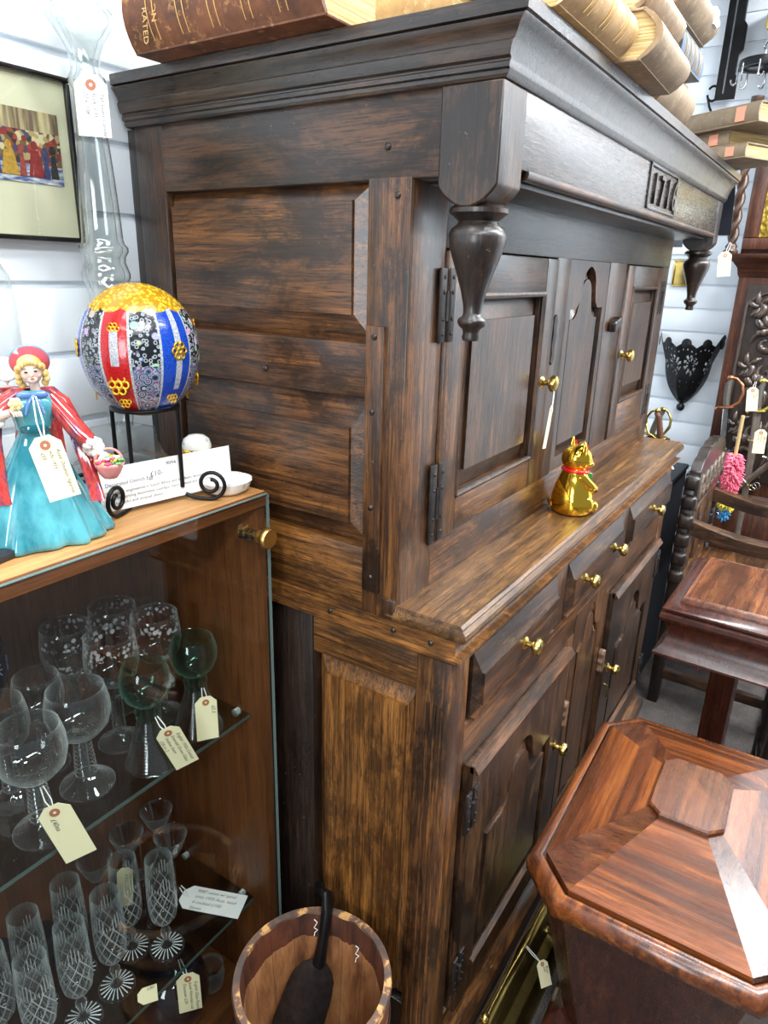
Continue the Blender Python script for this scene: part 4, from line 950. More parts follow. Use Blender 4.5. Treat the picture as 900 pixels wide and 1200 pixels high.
for x, w, h, cc in ((.040, .026, .050, srgb(204, 156, 60)), (.078, .024, .054, srgb(150, 44, 42)), (.010, .014, .040, srgb(196, 178, 120)), (-.008, .014, .044, srgb(120, 40, 44)), (.105, .012, .050, srgb(52, 48, 46)), (.093, .010, .046, srgb(66, 70, 110)), (.058, .010, .046, srgb(170, 80, 70)), (.022, .010, .048, srgb(60, 62, 110)), (-.03, .016, .05, srgb(90, 84, 70)), (-.06, .02, .05, srgb(150, 120, 70))):
    p = MB(); p.prism([(x - w / 2, pz0 + .008), (x + w / 2, pz0 + .008), (x + w * .24, pz0 + h * .78), (x - w * .24, pz0 + h * .78)], 'y', -.0042, -.0036); p.prism([(x + .0048 * math.cos(t), pz0 + h * .78 + .006 + .006 * math.sin(t)) for t in [2 * PI * i / 10 for i in range(10)]], 'y', -.0042, -.0036)
    p.build('printed_figure', plain('print_ink_%d' % int(x * 1000 + 500), cc, .5, noise=.4, nscale=200), PF)
MB().box((fx0 + .006, -.0068, fz0 + .006), (fx1 - .006, -.0056, fz1 - .006)).build('glazing', PANE, PF)

# ------------------------------------------------------------------ gold beckoning cat on the shelf board
CAT = thing('lucky_cat', 'gold plated beckoning cat ornament with red collar on the cupboard shelf', 'ornament', (.596, .040, .9832), math.radians(48)); CAT.scale = (1.12,) * 3
m = MB()
m.lathe([(.0001, 0), (.034, 0), (.0385, .005), (.0395, .016), (.0385, .032), (.034, .052), (.028, .068), (.0235, .078), (.022, .084), (.0001, .086)], seg=40, mod=lambda t, z: 1 + .06 * math.cos(2 * t) * (1 - z / .09))
m.ball((-.001, .0, .104), (.0265, .0285, .0255), 28, 20); m.ball((.0, -.0225, .0975), (.0130, .0100, .0090), 14, 10)
for s_ in (-1, 1):
    m.ball((s_ * .0175, -.030, .013), (.0125, .016, .013), 16, 12)      # hind feet
    m.ball((s_ * .028, -.006, .020), (.015, .024, .020), 18, 12)        # haunches
    m.ball((s_ * .013, -.0215, .094), (.0080, .0080, .0060), 12, 8)
    e = [Vector((s_ * .0195, -.002, .116)), Vector((s_ * .0225, -.001, .128)), Vector((s_ * .0215, -.001, .1365)), Vector((s_ * .0205, -.001, .1405))]
    m.tube(e, [.0105, .0085, .0045, .0008], 12, flat=.55)
m.tube([(-.021, .0, .074), (-.0285, -.014, .058), (-.024, -.028, .050), (-.010, -.0345, .050)], [.0095, .0105, .0095, .0085], 14)      # arm across the belly
m.tube([(.022, -.004, .072), (.033, -.014, .082), (.0345, -.021, .100), (.0320, -.025, .116), (.030, -.030, .122)], [.0095, .0100, .0090, .0092, .0075], 14)   # raised paw
m.tube([(.012, .030, .012), (.030, .026, .012), (.042, .010, .014), (.044, -.008, .018)], [.0075, .008, .0075, .005], 12)
m.build('body', GOLD, CAT, smooth=80)
MB().tube([(.0232 * math.cos(a), .0232 * math.sin(a) - .001, .0815 + .002 * math.sin(a)) for a in [2 * PI * i / 30 for i in range(30)]], .0036, 10, closed=True).build('collar', plain('red_enamel', srgb(206, 22, 28), .2, coat=.5), CAT, smooth=80)
MB().ball((.0, -.027, .0745), (.0052, .0048, .0052), 12, 10).build('bell', GOLD, CAT)
MB().prism([(-.017, .078), (.017, .078), (.014, .066), (.007, .060), (0, .058), (-.007, .060), (-.014, .066)], 'y', -.0285, -.020).build('bib', plain('green_enamel', srgb(20, 120, 50), .2, coat=.5), CAT, bevel=.002)
m = MB(); m.lathe([(.0001, 0), (.013, 0), (.0135, .002), (.0125, .004), (.0001, .0045)], seg=24, M=Matrix.Translation((.004, -.0375, .034)) @ Matrix.Rotation(PI / 2 + .2, 4, 'X') @ Matrix.Diagonal((1, 1.5, 1, 1)))
for k in range(10): m.ball((.004 + .010 * math.cos(k * PI / 5), -.0412, .034 + .0155 * math.sin(k * PI / 5)), .0018, 6, 5)
m.build('coin', GF, CAT, smooth=60)
for s_ in (-1, 1):
    MB().prism([(s_ * .0165, .1185), (s_ * .0235, .1195), (s_ * .0208, .133)], 'y', -.0085, -.0060).build('ear_lining', plain('red_enamel', (0, 0, 0, 1)), CAT)
    MB().ball((s_ * .0095, -.0270, .1075), (.0032, .0015, .0022), 10, 8).build('eye', plain('black_enamel', srgb(12, 12, 12), .2), CAT)
MB().ball((0, -.0325, .1005), (.0024, .0016, .0018), 8, 6).build('nose', plain('red_enamel', (0, 0, 0, 1)), CAT)

# key tag on the door knob
price_tag('narrow cream price tag hanging from the left door knob of the cupboard', (.482, .064, 1.222), (.468, .066, 1.140), .026, (.15, -1, .1), ('Oak', '£'), (.492, .066, 1.262), name='price_tag', size=.008)

# ------------------------------------------------------------------ old books on the cornice
CTZ = 1.7262
PAGE = lambda: _cache.get('pages') or _cache.setdefault('pages', _pages())
def _pages():
    n = N('book_pages'); f = n.noise(n.coords((6, 6, 420)), 1.0, 3, .7)
    return n.set(col=n.ramp(f, [(.3, srgb(150, 118, 72)), (.55, srgb(206, 176, 120)), (.75, srgb(226, 204, 156))]), rough=.85, normal=n.bump(f, .5, .003))
def leather(name, c1, c2, wearc, amount=.5):
    n = N(name); v = n.coords((1, 1, 1)); f = n.noise(v, 22, 6, .7); g = n.noise(v, 70, 5, .75)
    c = n.ramp(f, [(.35, c1), (.65, c2)]); c = n.mix(n.math('MULTIPLY', n.ramp(g, [(.56, (0, 0, 0, 1)), (.64, (1, 1, 1, 1))]), amount), c, wearc)
    return n.set(col=c, rough=.55, normal=n.bump(g, .35, .002))
L_BROWN = leather('brown_leather', srgb(74, 42, 28), srgb(128, 76, 44), srgb(206, 150, 86), .45)
L_TAN = leather('tan_leather', srgb(176, 134, 80), srgb(208, 166, 108), srgb(232, 200, 140), .6)
L_CALF = leather('faded_calf', srgb(130, 104, 74), srgb(164, 136, 102), srgb(206, 178, 132), .5)
L_GREY = leather('grey_brown_board', srgb(122, 104, 82), srgb(150, 130, 104), srgb(180, 160, 128), .35)
L_BLUE = leather('blue_grey_cloth', srgb(62, 76, 96), srgb(92, 106, 124), srgb(150, 156, 160), .25)
L_MARB = leather('marbled_paper', srgb(72, 88, 104), srgb(150, 138, 110), srgb(176, 160, 120), .5)
GILT = plain('gilt_line', srgb(222, 180, 110), .45, .3)
def book(label, loc, rz, length, width, thick, cover, group=None, spine=None, bands=4, round_=.35, boards=None, rx=0.0, name='old_book', torn=False, sticker=None):
    """local frame: spine along X at y = 0 facing -Y, boards flat in XY, pages behind; z from 0 to thick"""
    b = thing(name, label, 'book', loc, rz, group)
    if rx: b.rotation_euler = (rx, 0, rz)
    bt_ = .0035; hl = length / 2; boards = boards or cover
    MB().box((-hl, .004, 0), (hl, width, bt_), .001).build('board', boards, b); MB().box((-hl, .004, thick - bt_), (hl, width, thick), .001).build('board', boards, b)
    pg = MB(); rs = thick * round_; prof = [(.0085 - rs * .8 * math.sin(PI * i / 10), .0022 + (thick - .0044) * (10 - i) / 10) for i in range(1, 10)] + [(.008, bt_), (width - .006, bt_)] + [(width - .006 - .006 * math.sin(PI * i / 6), bt_ + (thick - 2 * bt_) * i / 6) for i in range(1, 6)] + [(width - .006, thick - bt_), (.008, thick - bt_)]
    pg.prism(prof, 'x', -hl + .004, hl - .004).build('page_block', PAGE(), b)
    sp = MB(); n_ = 10; r = thick * round_
    rings = []
    for i in range(41):
        x = -hl + length * i / 40; d = 0
        for q in range(bands):
            xc = -hl + length * (q + 1) / (bands + 1) if bands else 99
            d += .0022 * math.exp(-((x - xc) / .0035) ** 2)
        outer = [(x, .006 - (r + d) * math.sin(PI * j / n_) ** .8, thick * j / n_) for j in range(n_ + 1)]; inner = [(x, .009 - r * .8 * math.sin(PI * j / n_), .002 + (thick - .004) * j / n_) for j in range(n_, -1, -1)]
        if torn and i in (0, 40): outer = [(p[0] + random.uniform(-.004, .012) * (1 if i == 0 else -1), p[1], p[2]) for p in outer]
        rings.append(outer + inner)
    s_ = sp.loft(rings).build('spine', cover, b, smooth=60)
    if bands:
        m = MB()
        for q in range(bands):
            for o in (-.006, .006):
                x = -hl + length * (q + 1) / (bands + 1) + o; m.tube([(x, .0055 - (r + .0006) * math.sin(PI * j / 10) ** .8, thick * j / 10) for j in range(1, 10)], .0006, 5)
        m.build('gilt_rules', GILT, s_)
    if sticker:
        x, w, z0, z1, cc = sticker; MB().prism([(x, z0), (x + w, z0), (x + w, z1), (x, z1)], 'y', .0052 - r, .0062 - r * .7).build('price_sticker', cc, s_)
    return b
PINK = plain('pink_sticker', srgb(232, 160, 132), .7)
B1 = book('thick brown leather book with gilt rules lying over the left side of the cornice', (-.070, .345, CTZ), -PI / 2, .330, .215, .098, L_BROWN, None, bands=5, round_=.20)
for i, t in enumerate(('ILLUSTRATED', 'LONDON')):
    lettering('gilt_title', t, .0135, GILT, B1, Matrix.Translation((-.125 + i * .018 , -.0135, .086)) @ Matrix.Rotation(PI / 2, 4, 'X') @ Matrix.Rotation(-PI / 2, 4, 'Z'))
B2 = book('marbled board book with tan leather edges lying flat near the front left corner', (-.012, .100, CTZ), -PI / 2 + .03, .100, .16, .030, L_TAN, None, bands=0, boards=L_MARB, round_=.12)
GB_ = 'worn leather books piled on the front of the cornice'
book('ragged tan leather book, frontmost in the pile on the cornice front', (.145, -.062, CTZ), 0, .225, .105, .058, L_TAN, GB_, bands=3, torn=True, round_=.42)
book('faded calf book with rough page edges lying lowest, right of the tan one', (.372, -.082, CTZ), .03, .205, .15, .060, L_CALF, GB_, bands=0, round_=.45)
book('faded calf book with torn spine end lying on top of the lowest calf book', (.400, -.062, CTZ + .0665), .02, .215, .16, .056, L_CALF, GB_, bands=0, torn=True, round_=.42)
book('plain calf book supporting the blue one, right of the lowest calf book', (.625, -.045, CTZ), 0, .22, .15, .066, L_CALF, GB_, bands=0, round_=.3)
book('small blue-grey cloth book with ridged spine at the right of the calf books', (.625, -.068, CTZ + .0665), .0, .175, .14, .044, L_BLUE, GB_, bands=4, round_=.12)
book('calf book with small white label, topmost above the blue one', (.600, -.064, CTZ + .1230), .0, .245, .15, .060, L_CALF, GB_, bands=0, torn=True, round_=.4, sticker=(.07, .03, .02, .045, PAPER))
G2 = 'grey-brown books with pink stickers at the far right of the cornice'
book('grey-brown book with pink sticker, lowest of the three at the right end', (1.195, .010, CTZ), math.radians(-118), .235, .17, .032, L_GREY, G2, bands=0, round_=.15, sticker=(.065, .022, .006, .026, PINK))
book('thin grey-brown book with pink sticker, middle of the three at the right end', (1.245, .050, CTZ + .0325), math.radians(-121), .225, .16, .036, L_GREY, G2, bands=0, round_=.15, sticker=(.055, .026, .006, .030, PINK))
book('large grey-brown book with pink sticker, topmost of the three at the right end', (1.205, .030, CTZ + .069), math.radians(-121), .330, .22, .042, L_GREY, G2, bands=0, round_=.15, sticker=(.105, .024, .006, .036, PINK))
RB = thing('navy_ribbon', 'navy ribbon strip hanging over the right end of the cornice', 'ribbon', (W1 + .030, -.012, CTZ))
m = MB(); m.loft([[(x, y0, z), (x, y1, z), (x + .003, y1, z), (x + .003, y0, z)] for x, y0, y1, z in ((0, -.022, .016, -.012), (.004, -.026, .018, -.05), (.002, -.029, .020, -.10), (.004, -.033, .022, -.150))]); m.quad([(-.12, -.02, .0012), (.002, -.022, .0012), (.002, .016, .0012), (-.12, .02, .0012)]); m.build('cloth', NAVY, RB)

# ------------------------------------------------------------------ wooden bucket and iron scoop
def bucket_mat():
    n = N('bucket_staves'); tc = n.add('ShaderNodeTexCoord'); sx = n.add('ShaderNodeSeparateXYZ'); n.link(tc.outputs['Object'], sx.inputs[0])
    an = n.math('ARCTAN2', sx.outputs['Y'], sx.outputs['X']); st = n.math('FRACT', n.math('ADD', n.math('MULTIPLY', an, 16 / (2 * PI)), 8))
    f = n.noise(n.coords((9, 9, 2.5), rand=False), 2.2, 5, .65, .6); g = n.noise(n.coords((60, 60, 8), rand=False), 1.5, 3, .7)
    base = n.ramp(f, [(.3, srgb(96, 58, 34)), (.52, srgb(160, 108, 66)), (.75, srgb(190, 142, 92))])
    top = n.math('GREATER_THAN', n.math('ADD', sx.outputs['Z'], n.math('MULTIPLY', f, .05)), .322)
    base = n.mix(top, base, n.ramp(f, [(.35, srgb(44, 24, 16)), (.6, srgb(98, 52, 32))]))
    seam = n.math('LESS_THAN', n.math('ABSOLUTE', n.math('SUBTRACT', st, .5)), .012); base = n.mix(n.math('MULTIPLY', seam, .7), base, srgb(40, 24, 16))
    base = n.mix(n.math('MULTIPLY', n.ramp(g, [(.5, (0, 0, 0, 1)), (.7, (1, 1, 1, 1))]), .4), base, srgb(60, 36, 24))
    return n.set(col=base, rough=.6, normal=n.bump(g, .3, .003))
BU = thing('wooden_bucket', 'round coopered wooden bucket on the floor beside the cupboard corner', 'bucket', (-.152, .143, .0005))
BR_ = .131
m = MB(); m.lathe([(.0001, 0), (.112, 0), (.118, .10), (.125, .22), (BR_, .346), (BR_ - .002, .350), (BR_ - .0125, .3505), (BR_ - .014, .346), (.110, .22), (.103, .10), (.098, .022), (.0001, .020)], seg=64, mod=lambda t, z: 1 + .004 * abs(math.sin(8 * t)))
m.build('staves', bucket_mat(), BU, smooth=50)
m = MB(); m.lathe([(BR_ - .0135, .3460), (BR_ - .0120, .3520), (BR_ - .001, .3520), (BR_ + .0008, .3440), (BR_ - .0010, .335)], seg=64)
n_ = N('bucket_rim'); f_ = n_.noise(n_.coords((1, 1, 1), rand=False), 26, 4, .6)
m.build('rim', n_.set(col=n_.ramp(f_, [(.40, srgb(76, 64, 58)), (.52, srgb(104, 76, 58)), (.58, srgb(196, 148, 92))]), rough=.6, normal=n_.bump(f_, .4, .003)), BU, smooth=50)
for z in (.08, .25): MB().lathe([(.1165 + z * .048, z), (.1185 + z * .048, z), (.1197 + z * .048, z + .024), (.1177 + z * .048, z + .024), (.1165 + z * .048, z)], seg=64).build('hoop', RUST, BU, smooth=50)
for a, q in ((.62, .33), (-.10, .30)):
    m = MB(); p = Vector(((BR_ - .016) * math.cos(a), (BR_ - .016) * math.sin(a), q)); m.tube([p + Vector((-.004 + .003 * math.sin(i * 1.9), .003 * math.cos(i * 2.3), .010 - .006 * i)) for i in range(7)], .0009, 5); m.build('string_knot', STRING, BU)
SCP = thing('iron_scoop', 'dark iron scoop with long handle standing in the wooden bucket', 'scoop', (-.105, .186, .022))
o_ = Vector((-.105, .186, .022))
def P3(*p): return Vector(p) - o_
m = MB(); hp = [P3(-.030, .222, .372), P3(-.036, .204, .382), P3(-.046, .196, .360), P3(-.058, .192, .330), P3(-.068, .190, .300), P3(-.078, .189, .268)]
m.tube([hp[0] + Vector((.012, .012, -.004)), hp[0]] + hp[1:], [.012, .0135, .0150, .0150, .0145, .015, .018], 12, flat=.7)
m.build('handle', IRON, SCP, smooth=60)
m = MB(); ax = Vector((-.52, .02, -.85)).normalized(); sd = Vector((.55, -.83, 0)); sd = (sd - ax * sd.dot(ax)).normalized(); nn = ax.cross(sd)
rings = []
for t, w in ((0, .015), (.012, .028), (.03, .038), (.06, .043), (.12, .046), (.17, .044), (.19, .034)):
    c = hp[-1] + ax * t * .98; rings.append([c + sd * w * math.cos(a) + nn * (.0045 * math.sin(a) + .012 * (w / .04) * math.cos(a) ** 2 * -1) for a in [2 * PI * k / 20 for k in range(20)]])
m.loft(rings).build('blade', RUST, SCP, smooth=60)

# ------------------------------------------------------------------ sarcophagus wine cooler
WC = thing('wine_cooler', 'octagonal mahogany wine cooler with tapering sides and faceted lid', 'wine cooler', (.388, -.312, 0), math.radians(1.5))
def octo(a, b, c, z): return [(-a, -b + c, z), (-a + c, -b, z), (a - c, -b, z), (a, -b + c, z), (a, b - c, z), (a - c, b, z), (-a + c, b, z), (-a, b - c, z)]
HA, HB, HC = .300, .222, .068
m = MB(); m.loft([octo(HA - .022, HB - .022, HC - .01, .462), octo(HA - .105, HB - .085, HC - .025, .085)]); m.build('body', MAHD('z'), WC, smooth=20, bevel=.002)
m = MB(); m.loft([octo(HA - .110, HB - .09, HC - .03, .02), octo(HA - .075, HB - .055, HC - .02, .022), octo(HA - .072, HB - .052, HC - .02, .055), octo(HA - .082, HB - .062, HC - .02, .070), octo(HA - .100, HB - .080, HC - .022, .082), octo(HA - .108, HB - .088, HC - .026, .092)]); m.build('base_moulding', MAHD('x'), WC, smooth=20, bevel=.004)
for sx in (-1, 1):
    for sy in (-1, 1):
        MB().lathe([(.0001, 0), (.026, 0), (.036, .008), (.038, .020), (.033, .032), (.0001, .036)], (sx * (HA - .115), sy * (HB - .095), 0), 24).build('foot', MAHD('x'), WC, smooth=60)
LID = MB(); LID.loft([octo(HA - .030, HB - .030, HC - .012, .455), octo(HA - .006, HB - .006, HC - .002, .458), octo(HA, HB, HC, .466), octo(HA + .001, HB + .001, HC, .480), octo(HA - .003, HB - .003, HC, .490), octo(HA - .010, HB - .010, HC - .003, .4970), octo(HA - .019, HB - .019, HC - .007, .4985), octo(HA - .0225, HB - .0225, HC - .008, .4965), octo(HA - .0235, HB - .0235, HC - .009, .486)])
LIDO = LID.build('lid_rim', MAHO('x'), WC, smooth=50)
OUT = octo(HA - .0275, HB - .0275, HC - .010, .5035); INN = octo(.088, .062, .022, .558)
MIDT = []
for i in range(8):
    j = (i + 1) % 8; a, b, c, d = [Vector(p) for p in (OUT[i], OUT[j], INN[j], INN[i])]
    ax_ = 'x' if i in (1, 5) else 'y'
    if i % 2 == 0: mt = BURR('x') if i in (0, 4) else BURR('y')
    else: mt = MAHO(ax_) if i != 1 else MAHO('x')
    MB().loft([[a, b, b - Vector((0, 0, .012)), a - Vector((0, 0, .012))], [d, c, c - Vector((0, 0, .012)), d - Vector((0, 0, .012))]]).build('lid_facet', mt, LIDO, smooth=20)
m = MB(); m.loft([octo(.087, .061, .021, .552), octo(.089, .063, .022, .566), octo(.086, .060, .021, .569)]); m.build('lid_boss', BURR('x'), LIDO, smooth=20)

# ------------------------------------------------------------------ teapoy on its pillar
TP = thing('teapoy', 'mahogany teapoy box with stepped lid and concave sides on a square pillar', 'teapoy', (.930, -.292, 0), math.radians(-1.5))
def rect(a, b, z): return [(-a, -b, z), (a, -b, z), (a, b, z), (-a, b, z)]
TA, TB_ = .186, .136
def stack(lst): return [rect(TA + o, TB_ + o, z) for o, z in lst]
lidt = MB().loft(stack([(-.004, .716), (.001, .719), (.004, .726), (.003, .735), (-.004, .739), (-.006, .741), (.0, .744), (.0005, .749), (-.006, .753), (-.020, .757), (-.034, .760)])).build('lid', MAHD('x'), TP, smooth=28)
MB().loft(stack([(-.030, .758), (-.031, .766), (-.034, .771), (-.040, .7725), (-.0415, .770)])).build('lid_bead', MAHO('x'), lidt, smooth=28)
MB().loft(stack([(-.0415, .768), (-.042, .7715), (-.044, .7725)])).build('lid_panel', BURR('x'), lidt, smooth=20)
MB().loft(stack([(-.006, .717), (-.012, .705), (-.017, .690), (-.017, .675), (-.011, .658), (.0, .643), (.006, .637), (.006, .632), (-.03, .630)])).build('box_body', MAHD('x'), TP, smooth=28)
MB().loft([rect(.040, .036, .631), rect(.034, .030, .60), rect(.034, .030, .30), rect(.045, .040, .11)]).build('pillar', MAHD('z'), TP, smooth=20, bevel=.004)
MB().loft([rect(.14, .10, .04), rect(.15, .11, .045), rect(.15, .11, .09), rect(.13, .09, .105), rect(.05, .045, .112)]).build('platform', MAHD('x'), TP, smooth=20, bevel=.004)
for sx in (-1, 1):
    for sy in (-1, 1): MB().lathe([(.0001, 0), (.018, 0), (.026, .010), (.026, .024), (.016, .034), (.016, .042), (.0001, .043)], (sx * .12, sy * .082, 0), 20).build('foot', MAHD('x'), TP, smooth=60)
rs = thing('red_ribbon', 'red ribbon strip hanging under the teapoy box', 'ribbon', (1.085, -.215, .632)); MB().box((-.006, -.0015, -.20), (.006, .0015, -.0005), .001).build('cloth', plain('red_cloth', srgb(150, 30, 24), .7), rs)

# ------------------------------------------------------------------ brass fender and fire tool between cupboard and cooler
FE = thing('brass_fender', 'tarnished brass fender bar on the carpet between cupboard and wine cooler', 'fender', (.20, -.075, 0))
m = MB(); m.prism([(.028, 0), (.028, .078), (.022, .084), (.004, .084), (-.004, .078), (-.008, .044), (-.028, .038), (-.044, .014), (-.046, 0)], 'x', -.34, .42); m.build('rail', OLDBR, FE, smooth=25, bevel=.0015)
for x in (-.10, .20): MB().lathe([(.0001, 0), (.008, 0), (.009, .004), (.006, .008), (.009, .014), (.011, .020), (.007, .027), (.0001, .029)], seg=18, M=Matrix.Translation((x, -.0055, .060)) @ Matrix.Rotation(PI / 2, 4, 'X')).build('stud', OLDBR, FE, smooth=60)
FT = thing('brass_fire_tool', 'slim brass fire tool with flattened handle resting on the brass fender', 'fire tool', (.285, -.062, .086))
m = MB(); m.tube([(-.16, .002, .006), (-.12, .002, .007), (-.07, .002, .007), (-.035, .002, .008), (.0, .002, .010), (.035, .002, .010), (.06, .002, .008), (.085, .002, .007), (.12, .002, .006), (.19, .002, .005)], [.006, .0045, .0045, .007, .0125, .0135, .009, .006, .0055, .0055], 12, flat=.45); m.build('shaft', BRASS, FT, smooth=60)
MB().lathe([(.0001, 0), (.008, .002), (.010, .008), (.006, .014), (.0001, .016)], seg=16, M=Matrix.Translation((-.156, .002, .006)) @ Matrix.Rotation(-PI / 2, 4, 'Y')).build('finial', BRASS, FT, smooth=60)
price_tag('small cream price tag tied to the brass fire tool on the floor', (.300, -.106, .090), (.285, -.128, .046), .026, (-.55, -.75, .4), ('Brass', '£45'), (.305, -.066, .100), size=.007)

# ------------------------------------------------------------------ navy cloth-covered bin, shell case of sticks
NB = thing('navy_bin', 'tall navy cloth-covered bin standing at the right end of the cupboard', 'bin', (1.70, .20, 0))
m = MB(); m.box((-.215, -.165, .005), (.25, .165, .795), .006); m.build('body', NAVY, NB)
MB().box((-.219, -.169, .782), (.254, .169, .800), .004).build('rim', plain('dark_trim', srgb(22, 26, 34), .5), NB)
SH = thing('steel_shell_case', 'polished steel cylinder standing on the navy bin behind the shelf end', 'cylinder', (1.600, .095, .8005))
MB().lathe([(.0001, 0), (.040, 0), (.042, .004), (.042, .012), (.039, .016), (.039, .14), (.041, .144), (.041, .150), (.036, .150), (.036, .02), (.0001, .018)], seg=36).build('case', plain('dark_steel', srgb(90, 90, 94), .16, 1), SH, smooth=50)
def sabre(label, loc, rot, guard, grip, L=.86, blade=True, scab=None, group=None, name='sabre'):
    """local frame: blade runs down -Z from the guard, grip up +Z"""
    t = thing(name, label, 'sword', loc, 0, group, rot=rot)
    m = MB(); m.tube([(0, .0, .0), (0, .002, .03), (0, .0, .06), (0, -.004, .09), (0, -.010, .105)], [.010, .0125, .0118, .011, .009], 14); 
    for k in range(12): m.tube([(.0125 * math.cos(a), .001 + .0125 * math.sin(a), .006 + .0075 * k) for a in [2 * PI * i / 14 for i in range(14)]], .0014, 6, closed=True)
    m.build('grip', grip, t, smooth=60)
    m = MB(); m.tube([(0, -.012, .112), (0, -.030, .108), (0, -.052, .085), (0, -.058, .05), (0, -.045, .015), (0, -.018, -.002), (0, .0, -.004), (0, .028, -.006), (0, .038, -.012)], [.005, .005, .0055, .0055, .0055, .006, .007, .0055, .0075], 10)
    m.tube([(.0, -.055, .06), (.018, -.040, .02), (.010, -.012, -.002)], .0032, 8); m.ball((0, -.006, .112), (.012, .014, .010), 14, 10)
    m.lathe([(.0001, -.008), (.026, -.008), (.030, -.004), (.024, .0), (.0001, .001)], seg=24)
    m.build('hilt_guard', guard, t, smooth=60)
    if scab:
        s_ = MB(); pts = [(0, .045 * (z / L) ** 2, -z) for z in [L * i / 14 for i in range(15)]]; pts[0] = (0, 0, -.009); s_.tube(pts, [.0165 - .006 * i / 14 for i in range(15)], 12, flat=.55)
        s_.build('scabbard', scab, t, smooth=60)
        for z in (.12, .30):
            MB().tube([(.011 * math.cos(a), .045 * (z / L) ** 2 + .0185 * math.sin(a), -z) for a in [2 * PI * i / 14 for i in range(14)]], .003, 6, closed=True).build('scabbard_band', guard, t)
            MB().tube([(.0, -.030 - .0 + .013 * math.cos(a), -z + .013 * math.sin(a)) for a in [2 * PI * i / 16 for i in range(16)]], .0022, 6, closed=True).build('hanging_ring', STEEL, t)
    else: 
        s_ = MB(); s_.tube([(0, .05 * (i / 12) ** 2, -L * i / 12 - .006) for i in range(13)], [.013 - .009 * (i / 12) ** 3 for i in range(13)], 8, flat=.3); s_.build('blade', STEEL, t)
    return t
GRIPG = plain('wire_bound_grip', srgb(96, 90, 84), .5, .3); GRIPB = plain('brown_grip', srgb(96, 60, 40), .5); SCABG = plain('grey_scabbard', srgb(120, 108, 98), .45, .5, noise=.3); YBR = plain('yellow_brass', srgb(226, 202, 108), .32, .9)
G4 = 'short swords in the steel cylinder'
sabre('short sword with brass guard standing in the steel cylinder, nearer one', (1.584, .078, .962), (math.radians(10), math.radians(4), math.radians(170)), BRASS, GRIPB, .13, group=G4, name='short_sword').scale = (.8,) * 3
sabre('short sword with dark grip standing in the steel cylinder, farther one', (1.618, .112, .962), (math.radians(12), math.radians(4), math.radians(-10)), OLDBR, GRIPG, .13, group=G4, name='short_sword').scale = (.8,) * 3
price_tag('small white price tag hanging from the sword hilts by the shelf end', (1.585, .043, .945), (1.585, .040, .880), .026, (-.85, -.5, .1), ('£95',), (1.59, .075, .965), mat=PAPER, size=.008)

# ------------------------------------------------------------------ carved oak armchair beyond the cupboard
CH = thing('carved_armchair', 'dark carved oak armchair with panelled back and scalloped edges beyond the cupboard', 'armchair', (1.810, -.045, 0))
CW = .228
def side_scallop(x, w, s_):
    pts = [(x, .36), (x, 1.0)]; q = []
    z = 1.0; k = 0
    while z > .46:
        q.append((z, .022 if k % 2 == 0 else .006)); q.append((z - .050, .024 if k % 2 == 0 else .006)); z -= .056; k += 1
    return [(x - s_ * .0, .36), (x - s_ * .0, 1.0)] + [(x + s_ * d, zz) for zz, d in q] + [(x + s_ * .006, .36)]
for s_ in (-1, 1):
    x = s_ * CW
    MB().box((x - .022, -.016, 0), (x + .022, .020, .862), .004).build('back_post', OAKB('z'), CH)
    for k in range(6):
        z = .835 - k * .066; MB().box((x + s_ * .016, -.030, z - .024), (x + s_ * .052, .018, z + .026), .014, seg=4).build('scalloped_lug', OAKB('z'), CH, smooth=60)
cr_ = MB(); n_ = 24
cr_.prism([(-CW - .02, .745)] + [(-CW - .02 + (2 * CW + .04) * i / n_, .872 + .055 * math.sin(PI * i / n_) ** .7 + .010 * abs(math.sin(PI * 6 * i / n_))) for i in range(n_ + 1)] + [(CW + .02, .745)], 'y', -.024, .010)
CRST = cr_.build('crest_rail', OAKB('x'), CH, bevel=.003)
cv = MB()
for k in range(6):
    cx = -CW + .036 + k * .077
    cv.tube([(cx + .031 * math.cos(a), -.026, .775 + .075 * math.sin(a)) for a in [PI * i / 14 for i in range(15)]], .0065, 8)
    for a in (.6, 1.1, 1.57, 2.04, 2.54): cv.tube([(cx, -.026, .778), (cx + .018 * math.cos(a), -.029, .778 + .036 * math.sin(a)), (cx + .028 * math.cos(a), -.026, .778 + .056 * math.sin(a))], [.003, .0055, .002], 7)
tag(cv.build('carved_lunettes', wood('chair_carving', srgb(60, 46, 36), srgb(108, 90, 74), srgb(150, 132, 112), 'x', .4, .4, .6), CRST, smooth=60), 'row of carved half-round fans', None)
MB().box((-CW + .02, -.026, .728), (CW - .02, .010, .752), .004).build('back_rail', OAKM('x'), CH)
MB().box((-CW + .02, -.018, .42), (CW - .02, .010, .50), .004).build('back_rail', OAKM('x'), CH)
for a, b in ((-CW + .02, -CW + .10), (-.04, .04), (CW - .10, CW - .02)): MB().box((a, -.018, .50), (b, .010, .730), .003).build('back_stile', OAKM('z'), CH)
fielded('back_panel', OAKD('z'), 'y', -CW + .09, -.03, .49, .738, -.012, .010, (.03, .03, .04, .04), CH); fielded('back_panel', OAKD('z'), 'y', .03, CW - .09, .49, .738, -.012, .010, (.03, .03, .04, .04), CH)
MB().box((-CW - .03, -.44, .425), (CW + .03, -.010, .455), .008).build('seat', OAKM('x'), CH)
